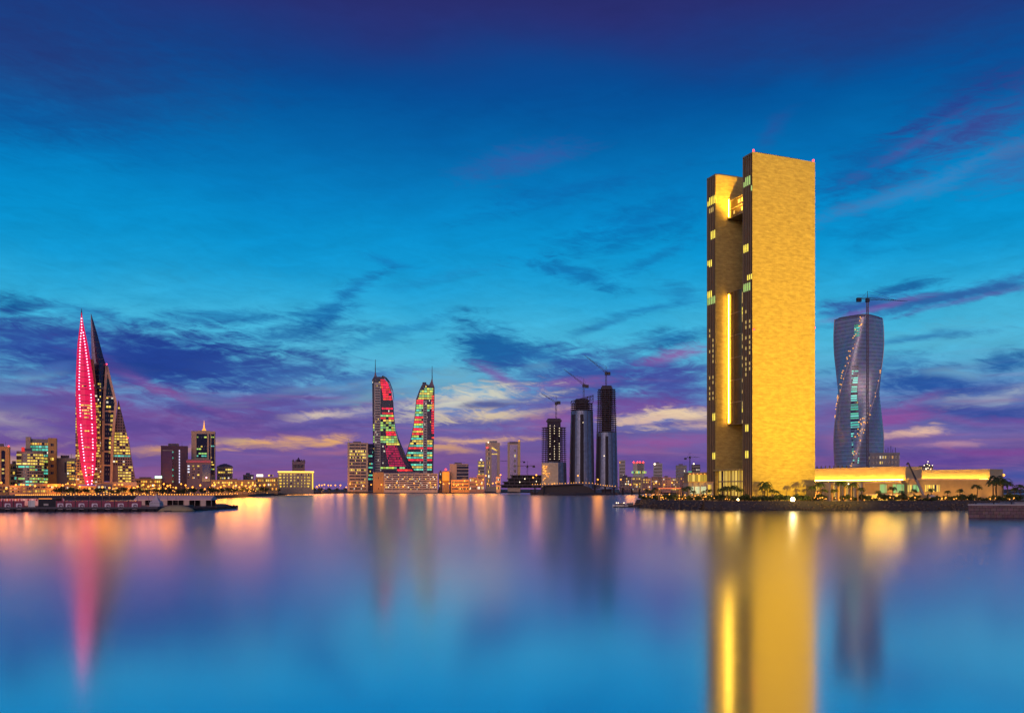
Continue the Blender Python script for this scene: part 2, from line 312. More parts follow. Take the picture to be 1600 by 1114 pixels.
CLOUDS = [
 # x, y, half length, half height, tilt, colour, amount, raggedness, softness
 (20,70,430,110,3,(36,52,118),.85,.3,1.0), (0,170,300,60,0,(6,74,148),.6,.4,1.0), (1420,30,420,60,0,(40,52,118),.6,.3,1.0), (1580,120,180,60,10,(24,66,140),.7,.5,1.0),
 (820,252,95,26,14,(62,84,165),.55,.8,1.0), (800,130,260,45,3,(4,76,150),.5,.6,1.0),
 (1530,195,170,40,18,(56,70,146),.85,1.1,.9), (1590,262,90,34,14,(70,84,158),.5,1.0,1.0), (1350,265,120,34,17,(14,88,160),.75,1.1,.9), (1400,235,90,10,22,(80,84,160),.5,1.1,.9), (1480,165,90,12,20,(40,62,142),.7,1.1,.9),
 (1215,200,40,14,35,(44,72,150),.5,.6,1.0), (1350,340,60,60,60,(10,118,185),.5,1.0,1.0), (1440,290,200,15,14,(78,128,188),.55,1.1,.9),
 (990,345,130,30,14,(4,108,178),.7,1.1,.9), (900,300,160,16,10,(6,104,176),.55,1.1,.9), (880,425,80,14,-14,(10,112,178),.75,1.1,.8), (1020,400,90,10,24,(12,118,182),.6,1.1,.8), (700,430,120,10,14,(24,140,198),.6,1.1,.9),
 (1060,460,45,18,-25,(24,120,180),.6,.9,.8), (1010,485,90,9,10,(24,118,178),.7,.6,.8), (930,515,60,8,14,(30,115,175),.7,.6,.8),
 (538,462,85,15,36,(16,104,170),.8,.9,.8), (600,404,50,8,-8,(14,120,185),.7,.6,.8), (505,490,55,14,10,(20,110,175),.7,.9,.8),
 (300,455,160,30,6,(38,160,210),.5,.8,1.0),
 # left bank of cloud
 (430,525,130,24,8,(18,92,162),.75,1.0,.8), (350,500,120,14,4,(20,110,176),.6,1.0,.8), (620,520,110,12,14,(30,128,186),.6,1.1,.8),
 (20,487,75,24,-6,(8,86,148),.95,.8,.8), (150,495,110,16,-4,(30,126,185),.6,.8,.9),
 (150,560,330,62,-3,(44,60,150),.95,.55,.7), (300,562,130,42,-2,(30,64,148),.95,.7,.6), (60,545,150,40,0,(40,78,160),.7,.7,.8),
 (440,578,130,26,6,(44,82,160),.8,.9,.7), (560,590,110,16,8,(50,100,170),.75,.9,.7),
 (600,655,210,34,0,(96,92,165),.85,.8,.8), (440,630,230,36,0,(92,80,158),.85,.7,.8),
 (130,650,280,52,0,(104,74,152),.85,.6,.8), (330,680,330,40,0,(120,76,150),.8,.6,.9),
 (230,598,110,13,-24,(140,72,152),.6,.8,.9), (320,640,90,10,-20,(146,80,150),.5,.8,.9), (140,625,100,13,-10,(130,70,150),.6,.8,.9),
 (400,620,90,9,10,(150,88,160),.6,.8,.9),
 (420,600,90,16,12,(70,120,180),.5,.9,.9), (330,625,60,10,-5,(110,130,180),.6,.9,.8), (285,640,80,15,-8,(64,72,152),.7,.8,.8),
 (45,598,66,12,16,(104,150,190),.85,.9,.8), (25,655,85,15,-14,(168,158,175),.85,.9,.8), (40,640,60,7,-10,(120,120,170),.6,.8,.8),
 (500,651,55,8,8,(226,206,178),.95,.8,.6), (585,640,120,12,9,(176,172,188),.7,1.0,.8), (560,620,80,8,12,(120,160,190),.6,.8,.8),
 (440,696,150,10,3,(236,176,112),.95,.8,.7), (350,692,40,8,-4,(205,170,130),.7,.8,.8), (250,706,80,9,0,(214,156,112),.9,.7,.7),
 (60,712,75,8,3,(222,172,130),.85,.8,.7), (40,690,60,6,0,(190,150,150),.6,.8,.8), (520,712,90,7,0,(170,110,140),.6,.8,.8),
 (320,735,300,14,0,(126,78,140),.6,.5,1.0), (160,742,260,12,0,(150,90,130),.5,.5,1.0),
 (200,575,260,10,-4,(24,60,140),.6,1.0,.8), (120,600,160,9,6,(60,88,168),.6,1.0,.8), (350,600,170,10,-6,(40,76,156),.7,1.0,.8), (470,610,150,9,8,(56,96,168),.7,1.0,.8),
 (90,580,70,7,18,(70,110,180),.6,1.0,.8), (530,600,120,8,10,(112,150,186),.6,1.0,.8), (520,668,150,9,4,(78,80,156),.7,1.0,.8), (180,672,160,10,-3,(86,72,150),.7,1.0,.8), (60,628,90,9,8,(86,92,166),.6,1.0,.8), (390,660,120,8,6,(86,76,154),.7,1.0,.8),
 # middle
 (690,600,130,26,6,(104,170,198),.8,.9,.8), (760,546,62,36,-8,(12,92,158),.95,.7,.6), (830,560,90,22,-6,(24,98,166),.85,.8,.7),
 (925,590,150,44,2,(48,82,162),.95,.7,.7), (1040,600,90,50,2,(66,76,160),.9,.7,.7),
 (792,592,66,10,-24,(126,84,166),.8,.8,.9), (880,602,80,9,8,(140,84,164),.6,.8,.8), (840,575,24,8,0,(84,148,190),.8,.7,.8),
 (880,640,200,26,2,(96,82,160),.8,.7,.8), (1000,640,120,20,3,(120,80,158),.8,.7,.8),
 (735,630,105,22,9,(204,206,192),.95,1.0,.6), (680,652,70,10,6,(196,186,180),.9,.9,.7), (775,652,80,9,3,(214,196,166),.9,.9,.6), (770,638,44,8,2,(74,86,150),.9,.8,.6),
 (870,660,80,16,4,(146,84,156),.7,.8,.8), (800,682,170,12,0,(112,84,158),.7,.7,.8),
 (735,688,80,7,3,(226,176,130),.95,.8,.7), (690,702,70,6,0,(214,160,120),.8,.8,.7), (900,640,34,5,0,(196,160,165),.7,.8,.8),
 (1060,532,66,15,8,(20,92,158),.9,.8,.7), (1062,560,66,13,10,(146,86,162),.75,.8,.8), (1000,548,60,10,14,(60,130,180),.6,.8,.8),
 (1045,652,85,14,4,(232,204,172),.98,1.0,.6), (1000,660,50,9,0,(214,180,168),.8,.9,.7), (1080,668,40,7,0,(222,186,168),.8,.8,.7),
 (1040,690,90,10,0,(150,84,152),.7,.8,.8), (990,705,80,8,0,(150,90,150),.6,.8,.8), (1030,725,120,14,0,(90,70,154),.7,.5,.9),
 # right
 (1480,462,200,16,10,(44,92,162),.9,.7,.7), (1340,474,80,16,6,(50,86,160),.95,.7,.7), (1390,452,70,9,8,(18,88,154),.8,.8,.7),
 (1350,484,90,7,10,(118,86,166),.7,.6,.8), (1500,470,120,6,11,(84,100,172),.7,.6,.8),
 (1480,530,200,20,4,(84,176,210),.7,.9,.8), (1440,532,150,7,4,(44,118,176),.8,.7,.8), (1590,562,60,16,8,(36,98,164),.95,.8,.7),
 (1460,598,170,26,-3,(34,82,160),.95,.8,.7), (1530,640,170,26,0,(48,76,156),.9,.7,.8), (1400,570,80,14,4,(50,110,175),.7,.9,.8),
 (1560,612,90,13,7,(150,168,196),.9,1.0,.7), (1500,580,70,8,-4,(110,165,200),.7,.9,.8), (1480,625,60,6,6,(110,130,180),.7,.8,.8),
 (1420,632,70,9,24,(140,84,158),.5,.9,.9), (1390,655,60,16,10,(146,78,156),.8,.8,.8), (1500,655,140,8,-4,(140,86,156),.5,.9,.9), (1590,648,60,7,-3,(120,80,158),.7,.7,.8),
 (1425,676,66,7,3,(228,186,166),.95,.9,.7), (1480,690,60,6,4,(196,150,166),.8,.8,.7), (1330,690,40,20,0,(150,100,160),.7,.6,.9), (1290,650,30,26,0,(130,96,164),.7,.7,.9),
 (1500,718,200,22,-2,(82,64,150),.85,.5,.9), (1560,700,120,9,-4,(130,72,150),.7,.7,.8), (1610,742,140,20,0,(34,84,160),.85,.4,.9),
 (1530,745,110,7,0,(96,66,150),.5,.5,.9)]
build_sky()
w.cycles.sampling_method = 'NONE'
#@@END

sun = bpy.data.lights.new('sun', 'SUN'); so = bpy.data.objects.new('sun', sun); COL.objects.link(so)
sun.energy = 1.1; sun.angle = R(35); sun.color = (1,.62,.50)
so.rotation_euler = (R(78),0,R(-14))             # added warm fill from behind the view; the afterglow itself lies ahead

# ------------------------------------------------------------------ water, ground, banks
def water_mat():
    m, nt, N, L, b = newmat('still_water')
    N.remove(b); out = N['Material Output']
    gl = N.new('ShaderNodeBsdfGlossy'); gl.distribution = 'MULTI_GGX'; gl.inputs['Color'].default_value = (.69,.74,.86,1); gl.inputs['Roughness'].default_value = .14; gl.inputs['Anisotropy'].default_value = -.42
    gp = N.new('ShaderNodeNewGeometry'); tg = N.new('ShaderNodeVectorMath'); tg.operation = 'CROSS_PRODUCT'      # tangents circle a point just behind the camera, so reflection streaks stay upright
    ofs = N.new('ShaderNodeVectorMath'); ofs.inputs[1].default_value = (0,25,0); L.new(gp.outputs['Position'], ofs.inputs[0]); L.new(ofs.outputs[0], tg.inputs[0]); tg.inputs[1].default_value = (0,0,1)
    tn = N.new('ShaderNodeVectorMath'); tn.operation = 'NORMALIZE'; L.new(tg.outputs[0], tn.inputs[0]); L.new(tn.outputs[0], gl.inputs['Tangent'])
    df = N.new('ShaderNodeBsdfDiffuse'); df.inputs['Color'].default_value = (.003,.04,.10,1)
    mx = N.new('ShaderNodeMixShader'); mx.inputs[0].default_value = .93
    L.new(df.outputs[0], mx.inputs[1]); L.new(gl.outputs[0], mx.inputs[2]); L.new(mx.outputs[0], out.inputs[0])
    tc = N.new('ShaderNodeTexCoord'); mp = N.new('ShaderNodeMapping'); mp.inputs['Scale'].default_value = (.05,.22,1)
    nz = N.new('ShaderNodeTexNoise'); nz.inputs['Scale'].default_value = 1; nz.inputs['Detail'].default_value = 5
    L.new(tc.outputs['Object'], mp.inputs[0]); L.new(mp.outputs[0], nz.inputs['Vector'])
    bp = N.new('ShaderNodeBump'); bp.inputs['Strength'].default_value = .05; bp.inputs['Distance'].default_value = .10
    L.new(nz.outputs['Fac'], bp.inputs['Height']); L.new(bp.outputs[0], gl.inputs['Normal'])
    mr = N.new('ShaderNodeMapRange'); mr.inputs['To Min'].default_value = .105; mr.inputs['To Max'].default_value = .125
    L.new(nz.outputs['Fac'], mr.inputs['Value'])
    # roughness and sideways blur set to grow with distance, smearing far lamp streaks
    sp = N.new('ShaderNodeSeparateXYZ'); L.new(tc.outputs['Object'], sp.inputs[0])
    far_blur = N.new('ShaderNodeMapRange'); far_blur.interpolation_type = 'SMOOTHSTEP'; L.new(sp.outputs[1], far_blur.inputs['Value'])
    far_blur.inputs['From Min'].default_value = 28; far_blur.inputs['From Max'].default_value = 125
    ra = N.new('ShaderNodeMath'); ra.operation = 'MULTIPLY_ADD'; L.new(far_blur.outputs[0], ra.inputs[0]); ra.inputs[1].default_value = .09; L.new(mr.outputs[0], ra.inputs[2])
    L.new(ra.outputs[0], gl.inputs['Roughness'])
    an = N.new('ShaderNodeMath'); an.operation = 'MULTIPLY_ADD'; L.new(far_blur.outputs[0], an.inputs[0]); an.inputs[1].default_value = -.50; an.inputs[2].default_value = -.05
    L.new(an.outputs[0], gl.inputs['Anisotropy'])
    return m
structure(MB().add([(-60000,-400,0),(60000,-400,0),(60000,60000,0),(-60000,60000,0)], [(0,1,2,3)]).build('water', water_mat()))

shore_px = [(-260,783),(-60,782),(120,781),(250,780),(330,779),(372,777.2),(410,775),(450,772.6),(500,771.2),(550,770.2),(640,770),(700,770.1),
            (760,769.8),(826,769.6),(842,772.2),(858,773.4),(900,773.6),(955,773.2),(975,772),(1000,771.4),(1040,771),(1200,770.6),(1700,770.4),(2400,770.4)]
def shore_pt(x, y):
    D = F*HC/(y-HY); return Vector((Xp(x,D), D, 0))
SH = [shore_pt(*p) for p in shore_px]
gm = MB()
for a, b in zip(SH, SH[1:]):
    fa, fb = a*(45000/a.y), b*(45000/b.y)
    gm.add([(a.x,a.y,GZ),(b.x,b.y,GZ),(fb.x,fb.y,GZ),(fa.x,fa.y,GZ)], [(0,1,2,3)])
structure(gm.build('ground', M['gravel']))
em = MB(); rr = random.Random(3)
for a, b in zip(SH, SH[1:]):
    n = max(2, int((b-a).length/25))
    for i in range(n):
        p, q = a.lerp(b, i/n), a.lerp(b, (i+1)/n); s0 = 1-5/p.y; s1 = 1-5/q.y
        j = 1-rr.random()*4/p.y
        em.add([(p.x*s0*j,p.y*s0*j,-.6),(q.x*s1,q.y*s1,-.6),(q.x,q.y,GZ+.25),(p.x,p.y,GZ+.25+rr.random()*.4)], [(0,1,2,3)])
structure(em.build('embankment', M['rock']))

# ------------------------------------------------------------------ generic building
def building(name, label, x0, x1, ytop, D, wall, win, floors, depth=26, cat='building', margin=1.5, wh=.5, group=None,
             roof=True, gz=GZ, z0=4.0, parapet=True, rz=0, pier_cols=0, side=True, roofw=.4):
    X0, X1 = Xp(x0,D), Xp(x1,D); H = Zp(ytop,D)-gz
    t = thing(name, label, cat, ((X0+X1)/2, D, gz), face_rz((x0+x1)/2), group)
    hw = (pxl(t,D,x1,764)[0]-pxl(t,D,x0,764)[0])/2; W = 2*hw
    MB().box(-hw,hw,0,depth,-1.0,H).build('wall', wall, t)
    fh = (H-z0-1.2)/max(1,floors)
    for i in range(floors):
        m = win(i) if callable(win) else win
        if m is None: continue
        z = z0+fh*(i+.5*(1-wh)); b = MB()
        b.box(-hw+margin, hw-margin, -.18, .05, z, z+fh*wh)
        if side:
            b.box(-hw-.18,-hw+.05, margin, depth-margin, z, z+fh*wh); b.box(hw-.05,hw+.18, margin, depth-margin, z, z+fh*wh)
        b.build('window_strip', m, t)
    for i in range(pier_cols):
        xx = -hw+margin+(W-2*margin)*(i+1)/(pier_cols+1)
        MB().box(xx-.5,xx+.5,-.45,.02,z0,H).build('pilaster', wall, t)
    if parapet:
        p = MB(); p.box(-hw-.25,hw+.25,-.25,.3,H-.9,H+.5); p.box(-hw-.25,hw+.25,depth-.3,depth+.25,H-.9,H+.5)
        p.box(-hw-.25,-hw+.3,.3,depth-.3,H-.9,H+.5); p.box(hw-.3,hw+.25,.3,depth-.3,H-.9,H+.5)
        p.build('parapet', wall, t)
    if roof:
        rw = W*roofw
        MB().box(-rw*.6,rw*.4,depth*.3,depth*.7,H,H+min(4.5,H*.12)).build('roof_plant', M['mauve'], t)
        MB().tube((rw*.7,depth*.4,H),(rw*.7,depth*.4,H+min(7,H*.2)),.18).build('antenna', M['dark'], t)
    t['H'] = H; t['W'] = W
    return t
def cyc(*names):
    return lambda i: M[names[i % len(names)]] if names[i % len(names)] else None
def rnd(seed, **wts):
    r = random.Random(seed); ks = list(wts); ws = [wts[k] for k in ks]
    return lambda i: M[r.choices(ks, ws)[0]]
def pxl(t, D, x, y):            # where a sight line meets a plane of a building, in the building's own frame
    dl = D-t.location.y; a = t.rotation_euler[2]; c, sn = math.cos(a), math.sin(a); tx = (x-CX)/F
    q = (dl-sn*t.location.x+c*t.location.y)/(c-sn*tx)          # depth along the view at which the plane is met
    dx, dy = tx*q-t.location.x, q-t.location.y
    return (c*dx+sn*dy, -sn*dx+c*dy, Zp(y,q)-t.location.z)
def face_rz(px, k=.9): return -math.atan((px-CX)/F)*k
def beacon(t, p, mat='redlamp', r=.8, name='beacon'):
    MB().ball(p, r, 8, 5).build(name, M[mat], t)

#@@LEFT
# ------------------------------------------------------------------ left bank buildings
b = building('arched_building', 'ochre stone block with tall arched recesses at the far left edge', -14, 14.5, 698, 1160, M['ochre'], None, 0, 30)
for cxp in (-6.5, 5.0):
    rec = MB(); pts = []
    a0, a1 = pxl(b,1160,cxp-3,700)[0], pxl(b,1160,cxp+3,700)[0]; zc = Zp(706,1160)-GZ; zb = Zp(756,1160)-GZ
    pts = [(a0,zb),(a1,zb)]+[((a0+a1)/2+(a1-a0)/2*math.cos(k*math.pi/8), zc+(a1-a0)/2*math.sin(k*math.pi/8)) for k in range(9)]
    n = len(pts); rec.add([(p[0],-.3,p[1]) for p in pts]+[(p[0],.1,p[1]) for p in pts], [tuple(range(n))]+[(i,n+i,n+(i+1)%n,(i+1)%n) for i in range(n)])
    o = rec.build('arched_recess', M['darkglass'], b)
    for k, yy in enumerate((719,726,733,739,747)):
        z = Zp(yy,1160)-GZ; MB().box(a0+.5,a1-.5,-.5,-.28,z-1.2,z+1.2).build('window', M['w_yel' if k < 4 else 'w_few'], o)
beacon(b, pxl(b,1162,13.5,697))
building('low_office', 'small stepped beige office beside the ochre arched block', 14.8, 28.5, 725, 1210, M['beige'], cyc('w_few','w_dark','w_tea','w_dark','w_dark'), 5, 24)
# bank tower: two stone piers with teal lit floors between, curved glass wing in front
D = 1230
t = thing('bank_tower', 'office tower with two beige stone piers and teal lit floors between them', 'building', (Xp(63,D), D, GZ), face_rz(63))
def bx(t, D, x0, x1, y0, y1, d0, d1, name, mat):      # a block given by its sight lines
    p0, p1 = pxl(t,D,x0,y1), pxl(t,D,x1,y0)
    return MB().box(p0[0],p1[0],d0,d1,p0[2],p1[2]).build(name, mat, t)
bx(t,D,40,47.5,682.5,776,0,22,'stone_pier',M['beige']); bx(t,D,75,88.5,684.5,776,-2,22,'stone_pier',M['ochre'])
bx(t,D,47.5,75,686,776,3,20,'wall',M['grey'])
for k in range(14):
    y = 692+k*4.6; mm = ['w_amb','w_tea','w_tea','w_few','w_grn','w_yel','w_grn','w_few'][k%8]
    bx(t,D,47.8,74.8,y,y+2.5,2.6,3.1,'window_strip',M[mm])
for k in range(5): bx(t,D,79,84,693+k*11,697+k*11,-2.3,-1.9,'window',M['w_few' if k!=2 else 'w_yel'])
D = 1190
t = thing('curved_office', 'round fronted grey green glass office below the beige pier tower', 'building', (Xp(47,D), D, GZ), face_rz(47))
hw = Xp(65.5,D)-Xp(47,D); H = Zp(705,D)-GZ
def arcpoly(hw, bulge, depth, n=12): return [(-hw+2*hw*i/n, -bulge*math.sin(math.pi*i/n)) for i in range(n+1)]+[(hw,depth),(-hw,depth)]
MB().prism(arcpoly(hw,7,16), -1, H).build('wall', M['grey'], t)
for k in range(13):
    z = 4+k*(H-6)/13; mm = rnd(k, w_grn=4,w_yel=2,w_dark=3,w_tea=1)(0)
    MB().prism(arcpoly(hw+.2,7.2,15), z, z+2.1).build('window_strip', mm, t)
MB().box(-hw*.5,hw*.1,4,10,H,H+4).build('roof_plant', M['mauve'], t)
MB().box(-hw*.62,-hw*.38,-6.6,-6.1,H-1,H+5).build('sign_panel', mkemit('dull_red_sign',(1,.05,.05),.5), t)
b = building('grey_block', 'plain grey block with an arched window and rooftop box left of the pink sail', 86.5, 117.5, 716, 1250, M['grey'], None, 0, 26, roofw=.42)
for k in range(9): bx(b,1250,105,116.5,721+k*4.3,723.4+k*4.3,-.3,.1,'window',M[['w_yel','w_few','w_amb'][k%3]])
bx(b,1250,101,103,722,738,-.3,.1,'window',M['darkglass'])

# pink sail tower
D = 1150
def loft(t, D, prof, depth, name, mat, bulge=0, n=1, y0=0, push=0, step=6):
    """a body whose left and right outline change with height; bulge rounds its front"""
    rings = []
    ys = []
    a = prof[0][0]
    for (p, q) in zip(prof, prof[1:]):
        k = max(1, int((q[0]-p[0])/step))
        ys += [p[0]+(q[0]-p[0])*i/k for i in range(k)]
    ys.append(prof[-1][0])
    lt = [(p[0],p[1]) for p in prof]; rt = [(p[0],p[2]) for p in prof]
    for y in reversed(ys):
        xl, xr = pxl(t,D,lerp(lt,y),y), pxl(t,D,lerp(rt,y),y); z = xl[2]; wd = xr[0]-xl[0]; ring = []
        for i in range(n+1):
            u = i/n; ring.append((xl[0]+wd*u, push-bulge*wd*math.sin(math.pi*u), z))
        dq = min(depth, .5*wd+.2)
        ring += [(xr[0], push+dq, z), (xl[0], push+dq, z)]
        rings.append(ring)
    return MB().rings(rings).build(name, mat, t)
def band(t, D, prof, ya, yb, name, mat, bulge=0, n=1, push=-.25, a=0., b=1., depth=.4, step=9):
    """one floor of glazing on such a body"""
    lt = [(p[0],p[1]) for p in prof]; rt = [(p[0],p[2]) for p in prof]; rings = []
    for y in (yb, ya):
        L_, R_ = lerp(lt,y), lerp(rt,y); xl, xr = pxl(t,D,L_+(R_-L_)*a,y), pxl(t,D,L_+(R_-L_)*b,y); z = xl[2]; wd = xr[0]-xl[0]
        full = pxl(t,D,R_,y)[0]-pxl(t,D,L_,y)[0]
        fr = [(xl[0]+wd*i/n, push-bulge*full*math.sin(math.pi*(a+(b-a)*i/n)), z) for i in range(n+1)]
        rings.append(fr+[(p[0],p[1]+depth,z) for p in reversed(fr)])
    return MB().rings(rings).build(name, mat, t)
t = thing('sail_tower', 'pink lit sail shaped skyscraper with two strings of bright lamps', 'skyscraper', (Xp(134,D), D, GZ), face_rz(134))
body = [(560,119.5,146),(600,118.2,150),(640,118,154),(690,118,157.5),(757,118.2,158)]
loft(t,D,body,30,'body',M['brown'],0,1)
for k in range(38):
    y = 600+k*4.1
    if y > 752: break
    mm = rnd(k+5, w_yel=3, w_few=4, w_dark=2, w_amb=1)(0)
    band(t,D,body,y,y+2.0,'window_strip',mm)
sail = [(489,127.4,127.9),(505,125.6,130.4),(541,121,138),(589,118.8,145.6),(628,118.8,149),(667,120.4,151),(699,122.8,151),(735,127.8,148.6),(757,134,143.6)]
mpink, nt, N, L, pb = newmat('pink_flood_glow')  # pink floodlighting of the face, put in as the surface's own glow
wv = N.new('ShaderNodeTexNoise'); wv.inputs['Scale'].default_value = .06; wv.inputs['Detail'].default_value = 3
mr = N.new('ShaderNodeMapRange'); L.new(wv.outputs['Fac'], mr.inputs['Value']); mr.inputs['To Min'].default_value = .55; mr.inputs['To Max'].default_value = .92
setp(pb, Base_Color=(.10,.01,.04,1), Roughness=.5, Emission_Color=(1,.005,.095,1)); L.new(mr.outputs[0], pb.inputs['Emission Strength'])
mpink.cycles.emission_sampling = 'AUTO'
face = loft(t,D,sail,3,'sail_face',mpink,.35,10,push=-4)
tip = pxl(t,D,127.6,490)
MB().tube((tip[0],-3,tip[2]-3),(tip[0],-3,tip[2]+6),1.2,.15).build('mast', M['dark'], t)
def string(path, ys):
    for y in ys:
        x = lerp([(q,p) for p,q in path], y)
        lt = lerp([(p[0],p[1]) for p in sail],y); rt = lerp([(p[0],p[2]) for p in sail],y)
        u = min(.98,max(.02,(x-lt)/(rt-lt))); wd = (rt-lt)/F*D
        p = pxl(t,D,x,y); beacon(t,(p[0],-4.6-.35*wd*math.sin(math.pi*u),p[2]),'pinklamp',.72,'facade_lamp')
SL = [(127.7,498.7),(128.2,516),(126.7,524.6),(125.5,546),(124.9,575.7),(124.1,608),(124.7,618.7),(125.9,641.5),(126.6,663),(127.7,676),(130,698),(132.4,720),(133.5,730),(135.3,743),(138,756.7)]
SR = [(130.4,521),(133.6,541.7),(137,568),(140,590.6),(141.8,609.8),(142.8,618.7),(143.4,641.5),(145,676.6),(145.7,698),(145.2,720),(145,742),(143.4,756.7)]
skip = lambda y: not any(a < y < b for a,b in ((611,617),(655,661),(679,683),(702,706),(723,728),(746,749)))
string(SL, [y for y in [499+4.6*k for k in range(57)] if skip(y)]); string(SR, [y for y in [521+4.6*k for k in range(52)] if skip(y)])
for k,(y,x0,x1) in enumerate(((604.5,129,136),(634,126.5,144),(638,127,143),(642,129,142),(647,130,141),(653,132,139),(674,133,140),(699,132,141),(742,136,143),(731,137,142))):
    lt = lerp([(p[0],p[1]) for p in sail],y); rt = lerp([(p[0],p[2]) for p in sail],y)
    band(t,D,sail,y-.9,y+.9,'balcony_strip',M['w_yel'],.35,6,push=-4.5,a=(x0-lt)/(rt-lt),b=(x1-lt)/(rt-lt))
for k in range(24):
    y = 524+k*9.4; band(t,D,sail,y,y+.7,'floor_line',M['maroon'],.35,8,push=-4.2,a=.03,b=.97)
# turbine bridges between the two sails
for y in (606,655,704):
    p, q = pxl(t,D+16,150,y), pxl(t,D+16,162,y); MB().box(p[0],q[0],14,19,p[2]-1.2,p[2]+1.2).build('turbine_bridge', M['steel'], t)

D = 1185
t = thing('sail_tower', 'dark unlit sail shaped skyscraper with a beige A frame and glass wing', 'skyscraper', (Xp(165,D), D, GZ), face_rz(165))
dsail = [(490.5,141.8,142.6),(521,142.2,152),(557,143,161.5),(570,143.5,166),(640,146,163),(757,148,161)]
mdk = mk('violet_glass', (.055,.035,.085), .22, .4, var=.5, scale=.15, stretch=(1,1,.4))
loft(t,D,dsail,24,'sail_body',mdk,.15,6)
for k in range(13):
    y = 508+k*8.6
    band(t,D,dsail,y,y+.8,'floor_ledge',M['steel'],.15,6,push=-.6,a=.02,b=.98)
for k in range(32):
    y = 594+k*4.9
    if y > 750: break
    band(t,D,dsail,y,y+2.6,'window_strip',M['w_yel' if k%3 else 'w_few'],.15,2,push=-.9,a=.42,b=.66)
wing = [(626,184.6,185.4),(692,176.5,202),(715,174,205.5),(757,174,213)]
loft(t,D,wing,30,'glass_wing',M['mauve'],0,1,push=2)
for k in range(27):
    y = 636+k*4.4
    if y > 753: break
    mm = 'w_yel' if (674 < y < 713 or 728 < y < 752) else 'w_dark'
    if 709 < y < 715: mm = 'w_tea'
    a = 0.3 if mm == 'w_yel' and y > 728 else .06
    band(t,D,wing,y,y+2.4,'window_strip',M[mm],push=1.7,a=a,b=.96)
inf = [(580,166.8,167.2),(628,164,179.5),(692,162.5,174.6),(752,162,173)]
loft(t,D,inf,6,'dark_infill',M['darkglass'],0,1,push=-2)
for k in range(20):
    y = 606+k*7
    if y > 748: break
    band(t,D,inf,y,y+3,'window_strip',M['w_few' if k in (0,2,3,4,5) else 'w_dark'],push=-2.3,a=.05,b=.95)
    band(t,D,inf,y,y+4,'stair_window',M['w_yel'],push=-2.5,a=.66,b=.92) if 4 < k < 15 else None
mfr = mk('beige_frame_stone', (.70,.50,.38), .7)
def leg(pts, w, name):
    for (xa,ya),(xb,yb) in zip(pts, pts[1:]):
        p, q = pxl(t,D,xa,ya), pxl(t,D,xb,yb); h = w/F*D/2
        MB().add([(p[0]-h,-4,p[2]),(p[0]+h,-4,p[2]),(p[0]+h,3,p[2]),(p[0]-h,3,p[2]),(q[0]-h,-4,q[2]),(q[0]+h,-4,q[2]),(q[0]+h,3,q[2]),(q[0]-h,3,q[2])],
                 [(0,1,2,3),(7,6,5,4),(4,5,1,0),(5,6,2,1),(6,7,3,2),(7,4,0,3)]).build(name, mfr, t)
leg([(167,572),(161.8,641),(160.5,757)],3.6,'frame_leg'); leg([(167,572),(181,630),(175.5,693),(173.6,757)],3.6,'frame_leg')
for y,a,b_ in ((620,163.5,178.5),(642.5,162,180),(663,161.6,178),(684.5,161.4,176.5),(705.5,161,175),(727,160.8,174.5)):
    p, q = pxl(t,D,a,y), pxl(t,D,b_,y); MB().box(p[0],q[0],-3.6,1,p[2]-.9,p[2]+.9).build('frame_beam', mfr, t)
beacon(t,pxl(t,D-4,166.6,569)); beacon(t,pxl(t,D,199.4,684)); 
bx(t,D,158,214,753,760,-8,0,'podium_slab',M['beige'])

# purple block, gold spire tower, others
D = 1330
b = building('office_block', 'dark purple office block with dull violet glass right of the sail towers', 251.5, 293, 697, D, M['purple'], None, 0, 34)
bx(b,D,253.5,270,705,755,-.3,.1,'glazed_bay',mk('violet_panel',(.11,.05,.14),.3,.2))
for k in range(11): bx(b,D,269,271,705+k*4.6,707.4+k*4.6,-.6,-.2,'window',M['w_few' if k%2 else 'w_tea'])
for k in range(12): bx(b,D,279.5,281.2,703+k*4.4,706+k*4.4,-.5,.1,'window',mkemit('cool_window',(.75,.7,1),.9) if k==0 else bpy.data.materials['cool_window'])
bx(b,D,254,270,703.2,704,-.6,-.2,'light_line',M['pale'])
D = 1360
b = building('spire_tower', 'beige office tower with dark glass front and golden spire on its roof', 299, 336, 674, D, M['beige'], None, 0, 36, roof=False)
bx(b,D,307,323.5,678,715,-.5,.1,'glazed_bay',M['darkglass']); bx(b,D,326.5,328.5,678,742,-.5,.1,'glazed_bay',M['darkglass']); bx(b,D,330,334.8,678,742,-.5,.1,'glazed_bay',M['darkglass'])
for k,y in enumerate((682,696.5,700.5,707.5,711.3)): bx(b,D,307.4,323,y,y+1.9,-.9,-.45,'window_strip',M[['w_grn','w_few','w_grn','w_grn','w_tea'][k]])
for k,y in enumerate((682,696,714,721,725,732)): bx(b,D,329.8,334.9,y,y+1.8,-.9,-.45,'window_strip',M[['w_grn','w_tea','w_yel','w_few','w_yel','w_grn'][k]])
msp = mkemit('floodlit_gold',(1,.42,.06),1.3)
H = b['H']; sx = pxl(b,D,318.5,700)[0]; mpx = D/F
MB().lathe((sx,10,H),[(5.4*mpx,0),(4.9*mpx,1),(3.2*mpx,2.5*mpx),(1.6*mpx,5*mpx),(1.0*mpx,8*mpx),(1.3*mpx,9*mpx),(.8*mpx,10.5*mpx),(.55*mpx,14*mpx),(.1,18.5*mpx)],12).build('spire', msp, b)
MB().box(sx-9*mpx,sx+9*mpx,4,18,H,H+1.6).build('roof_slab', M['beige'], b)
D = 1300
b = building('annex_block', 'mauve annex with a pink lit fascia in front of the spire tower', 292, 329, 718, D, M['mauve'], None, 0, 28, roof=False)
